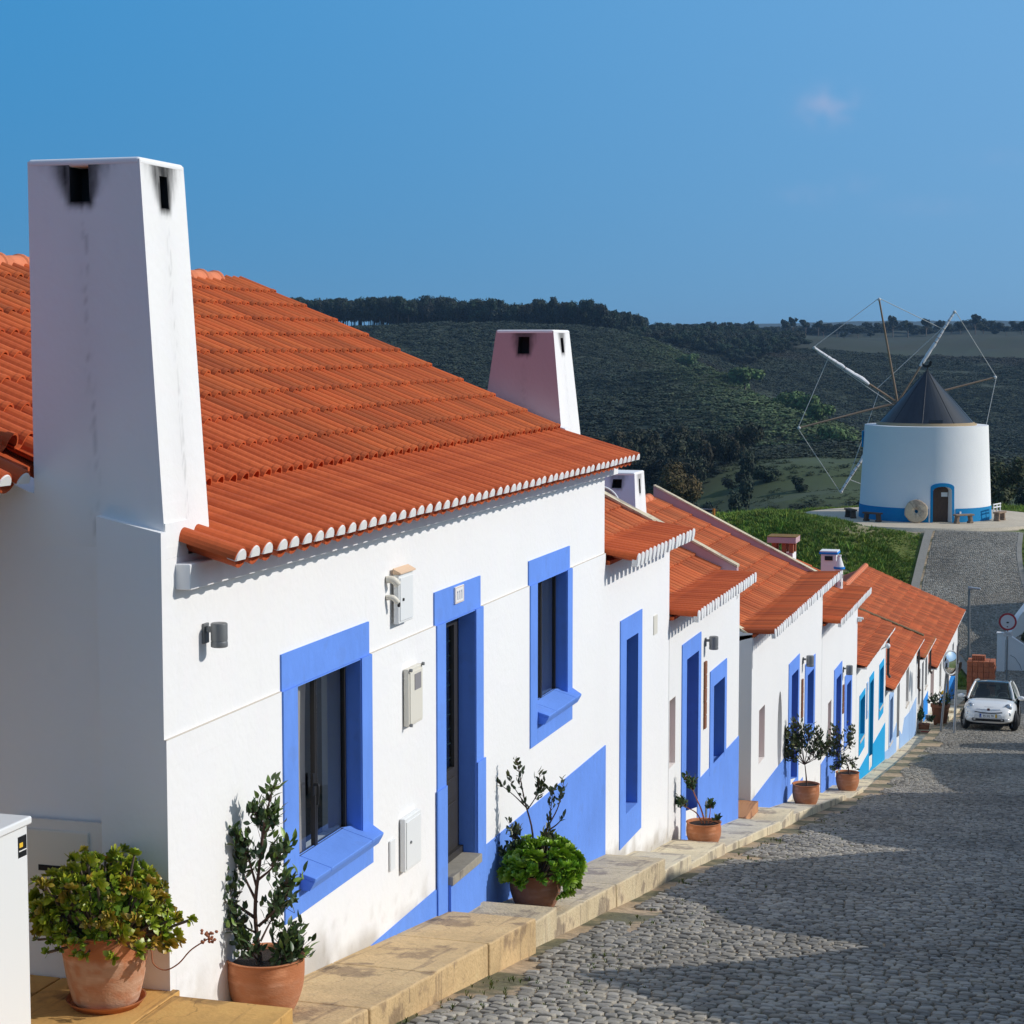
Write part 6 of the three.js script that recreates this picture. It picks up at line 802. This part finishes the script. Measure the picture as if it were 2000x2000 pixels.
// ---------------------------------------------------------------- white pillar, low wall and ramp at the right edge
{
  const t = thing('meter_pillar', 'narrow pale meter pillar behind the round road sign', 'pillar', [1.48, -9.95, -87.8]); mesh('body', rbox(-0.13, 0.22, -0.12, 0.12, -0.3, 1.72, 0.01), M.whiteFar, t); mesh('door', rbox(-0.09, 0.1, -0.135, -0.119, 0.65, 1.5, 0.004), M.cabinet, t); mesh('cap', rbox(-0.16, 0.25, -0.15, 0.15, 1.72, 1.77, 0.008), M.whiteFar, t);
  const w = thing('garden_wall', 'low cracked white wall with sloping top at the right edge of the road', 'wall', [1.72, -9.95, -87.9]);
  mesh('wall', crossPlate([[0, -0.5], [9, -0.8], [9, -0.3], [2.2, 0.9], [0.9, 1.1], [0.28, 1.5], [0, 1.62]], 0, 0.3), M.whiteFar, w); mesh('coping', crossPlate([[0, 1.622], [0.28, 1.502], [0.9, 1.102], [2.2, 0.902], [2.2, 0.95], [0.9, 1.15], [0.28, 1.55], [0, 1.67]], -0.02, 0.32), M.whiteFar, w); mesh('crack', tube([V(0.2, 0.75, 0.002), V(0.42, 0.62, 0.002), V(0.5, 0.5, 0.002), V(0.62, 0.32, 0.002), V(0.7, 0.1, 0.002)], 0.011, 16, 4), M.grey, w);
  const r = thing('ramp_wall', 'sunlit white ramp wall rising behind the low cracked wall', 'wall', [1.72, -10.0, -91.6], 1.0); mesh('wall', crossPlate([[0, -1], [6, -1], [6, 5.6], [0.75, 1.9], [0, 1.1]], 0, 0.25), M.whiteFar, r); mesh('coping', crossPlate([[0, 1.102], [0.75, 1.902], [6, 5.602], [6, 5.65], [0.75, 1.95], [0, 1.15]], -0.02, 0.27), M.whiteFar, r);
}

// ---------------------------------------------------------------- houses across the street (out of the picture; their shadows lie on the cobbles)
function acrossHouse(label, top) {
  const t = thing('white_house', label, 'house', [0, 0, 0]), s0 = top[0][0], s1 = top[top.length - 1][0], yb = Math.min(roadY(s0), roadY(s1)) - 1.2;
  mesh('wall', plate([[s0, yb], [s1, yb], ...top.slice().reverse()], [], 8.0, 11.5), M.whiteFar, t);
  mesh('coping', top.slice(1).map((p, i) => plate([[top[i][0], top[i][1] + 0.001], [p[0], p[1] + 0.001], [p[0], p[1] + 0.06], [top[i][0], top[i][1] + 0.06]], [], 7.96, 11.54)), M.clay[0], t);
  const m = (s0 + s1) / 2, yr = roadY(m); mesh('door', plate(rect(m - 0.45, m + 0.45, yr - 0.2, yr + Math.min(1.9, 0.9 + s1 - s0)), [], 7.97, 7.999), M.doorLeaf, t); 
}
acrossHouse('tall white house across the street beside the camera, outside the picture, added to cut bounced light', [[-9, 9.4], [9.6, 9.3], [9.7, 9.2]]);  // unseen; added and raised to keep bounced sunlight off the end wall
acrossHouse('white gabled house across the street nearest the camera, outside the picture', [[13.0, 1.2], [14.0, 2.75], [16.2, 3.6], [16.9, 2.95], [17.7, 2.35], [18.5, 1.88], [18.85, 2.0]]);
acrossHouse('second white house across the street, outside the picture', [[18.9, 2.1], [19.2, 2.3], [19.6, 2.6], [21, 2.72], [21.8, 3.0], [23.2, 2.95], [24.8, 2.55], [26.4, 1.75], [27.7, 1.1], [28.9, 0.42]]);
acrossHouse('third white house across the street, outside the picture', [[28.95, 0.4], [29.3, 0.66], [29.8, 0.9], [31.3, 1.0], [32, 1.25], [36, 0.85], [39, 0.3], [41, -0.3], [43.2, -0.9], [44.3, -1.95]]);
acrossHouse('fourth white house across the street, outside the picture', [[44.4, -2.0], [46.7, -1.95], [50.5, -2.1], [51.2, -1.92], [53, -2.0], [55.3, -2.5], [56.5, -3.8]]);
acrossHouse('fifth small white house across the street, outside the picture', [[57.4, -4.4], [58.0, -3.2], [59.0, -3.3], [60.2, -4.8]]);
acrossHouse('last white house across the street at the dip, outside the picture', [[72.9, -5.5], [73.8, -4.3], [80, -4.2], [91, -4.25], [96, -4.5], [97.2, -4.6], [97.3, -7.4]]);

// ---------------------------------------------------------------- trees, shrubs, grass
function leafCloud(seed, lobes, n, size, base, { spread = 0.35, dark = 0.55, quad = true } = {}) {     // leaf sized faces through a crown made of lobes [x, y, z, rx, ry, rz]
  const R = rng(seed), pos = [], col = [], vol = lobes.map((l) => l[3] * l[4] * l[5]), sum = vol.reduce((a, b) => a + b), a = V(0, 0, 0), b = V(0, 0, 0), nrm = V(0, 0, 0);
  for (let i = 0; i < n; i++) {
    let k = 0, v = R() * sum; while (k < lobes.length - 1 && v > vol[k]) v -= vol[k++];
    const l = lobes[k], d = V(R() - 0.5, R() - 0.5, R() - 0.5).normalize(), r = Math.pow(R(), spread), p = V(l[0] + d.x * l[3] * r, l[1] + d.y * l[4] * r, l[2] + d.z * l[5] * r);
    nrm.copy(d).add(V(R() - 0.5, R() - 0.3, R() - 0.5).multiplyScalar(1.5)).normalize(); a.set(R() - 0.5, R() - 0.5, R() - 0.5).cross(nrm).normalize(); b.crossVectors(nrm, a);
    const s = size * (0.6 + 0.8 * R()), q = s * 0.62, c = (dark + (1.35 - dark) * R()) * (0.8 + 0.4 * hash(k, seed, 3)), w = 0.85 + 0.3 * R();
    const P = (u, t) => [p.x + a.x * u + b.x * t, p.y + a.y * u + b.y * t, p.z + a.z * u + b.z * t]; const pts = quad ? [P(-s, 0), P(0, -q), P(s, 0), P(-s, 0), P(s, 0), P(0, q)] : [P(-s, -q), P(s, -q * 0.6), P(0, q * 1.3)];
    for (const e of pts) { pos.push(...e); col.push(base[0] * c * w, base[1] * c, base[2] * c); }
  }
  const g = new THREE.BufferGeometry(); g.setAttribute('position', new THREE.Float32BufferAttribute(pos, 3)); g.setAttribute('color', new THREE.Float32BufferAttribute(col, 3)); g.computeVertexNormals(); return g;
}
function limbs(h, r, spread, seed) { const R = rng(seed), out = [bar(V(0, -0.4, 0), V(0.05 * h * (R() - 0.5), h, 0.05 * h * (R() - 0.5)), r, r * 0.55, 8)]; for (let i = 0; i < 5; i++) { const a = i * 1.26 + R(), y = h * (0.6 + 0.35 * R()); out.push(bar(V(0, y, 0), V(Math.cos(a) * spread * 0.7, y + spread * 0.7, Math.sin(a) * spread * 0.7), r * 0.45, r * 0.15, 6)); } return out; }
function tree(name, label, [x, y, z], trunkH, trunkR, lobes, n, size, base, group, seed) {
  const t = thing(name, label, 'tree', [x, y, z], 0, group); mesh('trunk', limbs(trunkH, trunkR, trunkH * 0.4, seed), M.stemGrey, t); tag(mesh('crown', leafCloud(seed, lobes, n, size, base), M.foliage, t)); return t;
}
const lobesOf = (seed, n, cx, cy, w, h) => { const R = rng(seed); return Array.from({ length: n }, () => { const a = R() * 6.28, r = Math.sqrt(R()); return [cx + Math.cos(a) * r * w * 0.62, cy + (R() - 0.45) * h * 1.1, Math.sin(a) * r * w * 0.62, w * (0.26 + 0.2 * R()), h * (0.3 + 0.25 * R()), w * (0.26 + 0.2 * R())]; }); };
tree('brown_tree', 'round olive brown tree rising behind the roofs, left of the windmill', [-25.7, -12.6, -147], 4.4, 0.22, lobesOf(5, 14, 0, 5.7, 2.9, 2.5), 8500, 0.11, [0.085, 0.062, 0.018], null, 91);
tree('dark_tree', 'dark green tree beside the right wall of the windmill', [-0.9, -9.4, -139], 3, 0.2, lobesOf(6, 10, 0, 3.9, 2.1, 2.2), 3600, 0.13, [0.05, 0.058, 0.02], null, 92);
tree('dark_tree', 'darkest rounded tree at the right edge behind the windmill yard', [1.7, -8.6, -133], 2, 0.2, lobesOf(7, 10, 0, 2.6, 1.7, 2.0), 3600, 0.11, [0.022, 0.03, 0.011], null, 93);
tree('pale_shrub', 'pale bluish shrub between the two dark trees right of the windmill', [-0.2, -9.4, -134], 0.8, 0.08, lobesOf(8, 6, 0, 1.5, 1.2, 0.9), 1400, 0.09, [0.06, 0.085, 0.06], null, 94);
{ // bushes on the green knoll
  const t1 = tree('round_bush', 'dark round bush alone on the green knoll left of the windmill', [-24.1, groundY(-24.1, -204.7) - 0.2, -204.7], 0.6, 0.1, lobesOf(9, 7, 0, 1.0, 1.25, 0.9), 1500, 0.14, [0.025, 0.04, 0.016], null, 95);
  const t2 = tree('round_bush', 'broad dark bush at the upper left edge of the green knoll', [-28.6, groundY(-28.6, -211) - 0.3, -211], 0.6, 0.1, lobesOf(10, 9, 0, 1.1, 2.0, 1.2), 2200, 0.15, [0.026, 0.045, 0.018], null, 96);
  const t3 = tree('round_bush', 'olive bush in front of the ramp wall at the right edge', [2.75, -9.5, -89.2], 0.4, 0.06, lobesOf(12, 6, 0, 0.8, 0.75, 0.6), 1200, 0.07, [0.07, 0.065, 0.02], null, 97);
}
{ // bright shrubs along the gully
  const R = rng(14), proto = tree('gully_shrub', 'pale green round shrub in the row down the gully', [0, 0, 0], 1.2, 0.15, lobesOf(11, 10, 0, 2.0, 3.3, 2.1), 2600, 0.26, [0.085, 0.14, 0.042], 'pale green shrubs along the gully', 98);
  const spots = [[-104, -536, 1.1], [-99, -520, 0.9], [-92, -500, 1.3], [-86, -482, 1.1], [-78, -466, 1.5], [-72, -446, 1.7], [-67, -428, 1.5], [-63, -412, 1.3], [-57, -396, 1.4], [-52, -378, 1.1], [-46, -362, 1.2], [-41, -344, 1.0], [-36, -328, 1.1], [-31, -312, 0.9], [-82, -462, 1.0], [-70, -420, 1.0]];
  spots.forEach(([x, z, k], i) => { const o = i ? proto.clone() : proto; if (i) { o.name = numbered('gully_shrub'); scene.add(o); } o.position.set(x, groundY(x, z) - 0.3, z); o.rotation.y = R() * 6; o.scale.set(k, k * (0.85 + 0.3 * R()), k); });
}
{ // pines along the far edge of the plateau
  const R = rng(15), kinds = [0, 1, 2].map((k) => { const t = tree('plateau_pine', 'dark pine in the line along the far plateau edge', [0, 0, 0], 4.5, 0.3, [...lobesOf(20 + k, 8, 0, 6.2 + k * 0.5, 3.4 - 0.4 * k, 2.2 + 0.3 * k)], 900, 0.5, [0.02, 0.032, 0.014], 'pines along the plateau edge', 100 + k); return t; });
  const xs = []; for (let x = -176; x < 45; x += 4.2 + 3.2 * R()) xs.push(x);
  xs.forEach((x, i) => { const z = -905 - 26 * R() + (x > -40 ? 0 : (x + 40) * -0.0), o = i < 3 ? kinds[i] : kinds[i % 3].clone(); if (i >= 3) { o.name = numbered('plateau_pine'); scene.add(o); } const k = 0.62 + 0.45 * R(); o.position.set(x, groundY(x, z) - 0.5, z); o.rotation.y = R() * 6; o.scale.set(k * 1.1, k * (0.8 + 0.35 * R()), k); });
}
const crownKinds = [0, 1, 2, 3].map((k) => leafCloud(200 + k, lobesOf(30 + k, 6, 0, 0, 0.5, 0.42), 800, 0.042, [1, 1, 1], { dark: 0.5 }));
const bushKinds = [0, 1, 2].map((k) => leafCloud(210 + k, [[0, 0.3, 0, 0.5, 0.35, 0.5]], 44, 0.11, [1, 1, 1], { quad: false, spread: 0.5 }));
const foliageCloud = M.foliageInst.clone(); foliageCloud.vertexColors = true;
function scatter(name, label, category, kinds, spots) { // spots: [matrix, colour]
  const g = new THREE.Group(); g.name = numbered(name); scene.add(g); tag(g, label, category, null, 'stuff');
  kinds.forEach((k, i) => { const L = spots.filter((_, j) => j % kinds.length === i); if (L.length) inst('foliage', k, foliageCloud, L.map((s) => s[0]), g, L.map((s) => s[1])); }); return g;
}
{ // pine wood on the left ridge and the trees in the valley
  const R = rng(16), pines = [], trunks = [];
  for (let i = 0; i < 1500; i++) { const u = R(), x = mix(-330, -138, u), z = mix(-566, -640, R()) - (u - 0.4) * 16, y = farY(x, z), h = 8.5 + 3 * R(), w = 5.5 + 3 * R(), edge = step(-140, -150, x); if (R() > 0.35 + 0.65 * edge) continue; pines.push([TRS(V(x, y + h * 0.58, z), [0, R() * 6, 0], V(w, h * 0.88, w)), rgb(0.018 * (0.7 + 0.6 * R()), 0.032 * (0.75 + 0.5 * R()), 0.017)]); if (i % 3 === 0) trunks.push(TRS(V(x, y + h * 0.3, z), [0, 0, 0], V(0.16, h * 0.75, 0.16))); }
  for (let i = 0; i < 420; i++) { const x = mix(-150, -95, R()), z = mix(-600, -720, R()), y = farY(x, z), h = 5 + 3 * R(), w = 5 + 3 * R(); pines.push([TRS(V(x, y + h * 0.5, z), [0, R() * 6, 0], V(w, h * 0.8, w)), rgb(0.022 * (0.7 + 0.6 * R()), 0.038 * (0.75 + 0.5 * R()), 0.02)]); }
  for (let i = 0; i < 900; i++) { const x = mix(-330, 120, R()), z = -925 - 250 * R(), y = farY(x, z), h = 5 + 3 * R(), w = 7 + 5 * R(); pines.push([TRS(V(x, y + h * 0.4, z), [0, R() * 6, 0], V(w, h * 0.8, w)), rgb(0.02, 0.033, 0.018)]); }
  const g = scatter('pine_wood', 'dense dark pine wood along the skyline left of the valley', 'wood', crownKinds, pines); inst('trunks', new THREE.CylinderGeometry(1, 1, 1, 5), std(rgb(0.035, 0.03, 0.025)), trunks, g);
  const val = []; for (let i = 0; i < 700; i++) { const x = mix(-85, -22, R()), z = mix(-185, -285, R()) + (x + 50) * 0.4, y = farY(x, z), h = 2.6 + 3.2 * R(), w = 2.6 + 2.4 * R(); if (x > 5.2 + z * 0.168) continue; if (fbm(x * 0.05, z * 0.05, 3, 0, 121) < 0.42) continue; const k = 0.7 + 0.6 * R(), br = R(); val.push([TRS(V(x, y + h * 0.5, z), [0, R() * 6, 0], V(w, h * 1.05, w)), rgb(mix(0.026, 0.045, br) * k, 0.04 * k, 0.02 * k)]); }
  scatter('valley_trees', 'dark mixed trees filling the valley floor behind the roofs', 'wood', crownKinds, val);
}
{ // scrub covering the slopes
  const R = rng(17), L = [], cam = camera.position;
  for (let i = 0; i < 125000; i++) {
    const th = -mix(-3, 28, R()) * Math.PI / 180, d = Math.sqrt(mix(150 * 150, 700 * 700, R())), x = 5.2 + Math.sin(th) * d, z = -Math.cos(th) * d, n = fbm(x * 0.03, z * 0.03, 4, 0, 131), m = fbm(x * 0.11 + 7, z * 0.11, 3, 0, 132);
    const knoll = d > 190 && d < 245 && x > -36 && x < 5; if (knoll && m < 0.5) continue; if (m < 0.2) continue;
    const s = (0.9 + 1.5 * R() * R()) * (0.7 + 0.8 * n) * (knoll ? 0.45 : d < 260 ? 0.8 : 1.1), k = 0.78 + 0.44 * R(), y = farY(x, z);
    // lighter strip along the spur, browner patches on the dry face
    const kn = knoll ? 1.5 : 1; const along = clamp((z + 551) / 270), cx = mix(-106, -30, along), strip = Math.exp(-(((x - cx - 4) / 16) ** 2)) * (z < -280 && z > -560 ? 1 : 0), brown = step(0.55, 0.75, fbm(x * 0.02 + 20, z * 0.02, 3, 0, 133));
    L.push([TRS(V(x, y - 0.1, z), [0, R() * 6, 0], V(s * 1.5, s * 0.62, s * 1.5)), rgb(kn * k * mix(mix(0.024, 0.034, brown), 0.07, strip), kn * k * mix(mix(0.038, 0.034, brown), 0.11, strip), k * mix(0.02, 0.034, strip))]);
  }
  scatter('scrub', 'low dark scrub covering the valley slopes', 'scrub', bushKinds, L);
}
{ // grass on the mound in front of the windmill and along the road verge
  const nm = new Map(), nn = (i, j) => { const k = i * 100003 + j; let v = nm.get(k); if (v === undefined) nm.set(k, (v = groundY(i, j))); return v; }, nearY = (x, z) => { const i = Math.floor(x), j = Math.floor(z), a = x - i, b = z - j; return mix(mix(nn(i, j), nn(i + 1, j), a), mix(nn(i, j + 1), nn(i + 1, j + 1), a), b); };
  const R = rng(18), tuft = join(Array.from({ length: 7 }, (_, i) => { const a = i * 2.4, g = new THREE.BufferGeometry(), w = 0.05, c = Math.cos(a), s = Math.sin(a), lean = 0.14 + 0.12 * (i % 3); g.setAttribute('position', new THREE.Float32BufferAttribute([-s * w, 0, c * w, s * w, 0, -c * w, c * lean, 0.3 + 0.08 * (i % 2), s * lean], 3)); g.computeVertexNormals(); return g; })), L = [], C = [];
  for (let i = 0; i < 150000; i++) {
    const x = mix(-27, 13, R()), z = mix(-84, -132, R()), s = -z, dm = Math.hypot(x - MILL.x, z - MILL.z), n = fbm(x * 0.35, z * 0.35, 4, 0, 141), p = fbm(x * 0.9 + 5, z * 0.9, 2, 0, 142);
    if (dm < 6.9 + 1.2 * n) continue; if (s < 108 && x > roadLeft(s) - 0.15 && x < roadRight(s) + 0.2) continue; if (s < 84.5 && x > -4) continue; if (x > 2.4 && s < 96) continue;
    const path = Math.exp(-(((x + 6.2 + 0.5 * Math.sin(z * 0.3)) / 0.75) ** 2)) * (x > -13 ? 1 : 0); if (R() < path * (0.75 + 0.3 * step(-100, -104, z)) || (dm < 13 && n > 0.6)) continue;
    const k = (0.28 + 0.62 * p) * (0.75 + 0.5 * R()) * (dm < 12 ? 0.6 : 1) * (Math.abs(x - roadLeft(s)) < 1 ? 0.7 : 1.1), dry = R(), tall = R() < 0.05 ? 1.7 : 1;
    L.push(TRS(V(x, nearY(x, z) - 0.03, z), [0, R() * 6, 0], V(k * 1.2, k * tall, k * 1.2))); const v = (0.6 + 0.7 * n) * (0.7 + 0.6 * R()); C.push(rgb(mix(0.14, 0.25, dry * dry) * v, mix(0.25, 0.28, n) * v, 0.028 * v));
  }
  const g = inst('grass', tuft, M.foliageInst, L, scene, C); tag(g, 'thick green grass on the mound in front of the windmill', 'grass', null, 'stuff');
  // darker shrubs low on the mound
  const sh = []; for (let i = 0; i < 260; i++) { const x = mix(-16, -6.5, R()), z = mix(-85, -95, R()), k = 0.5 + 0.7 * R(); sh.push([TRS(V(x, groundY(x, z) + 0.1, z), [0, R() * 6, 0], V(k * 1.2, k, k * 1.2)), rgb(0.028, 0.045 * (0.7 + 0.6 * R()), 0.02)]); }
  scatter('mound_shrubs', 'dark low shrubs at the foot of the grassy mound behind the roofs', 'shrubs', crownKinds, sh);
}

renderer.render(scene, camera);
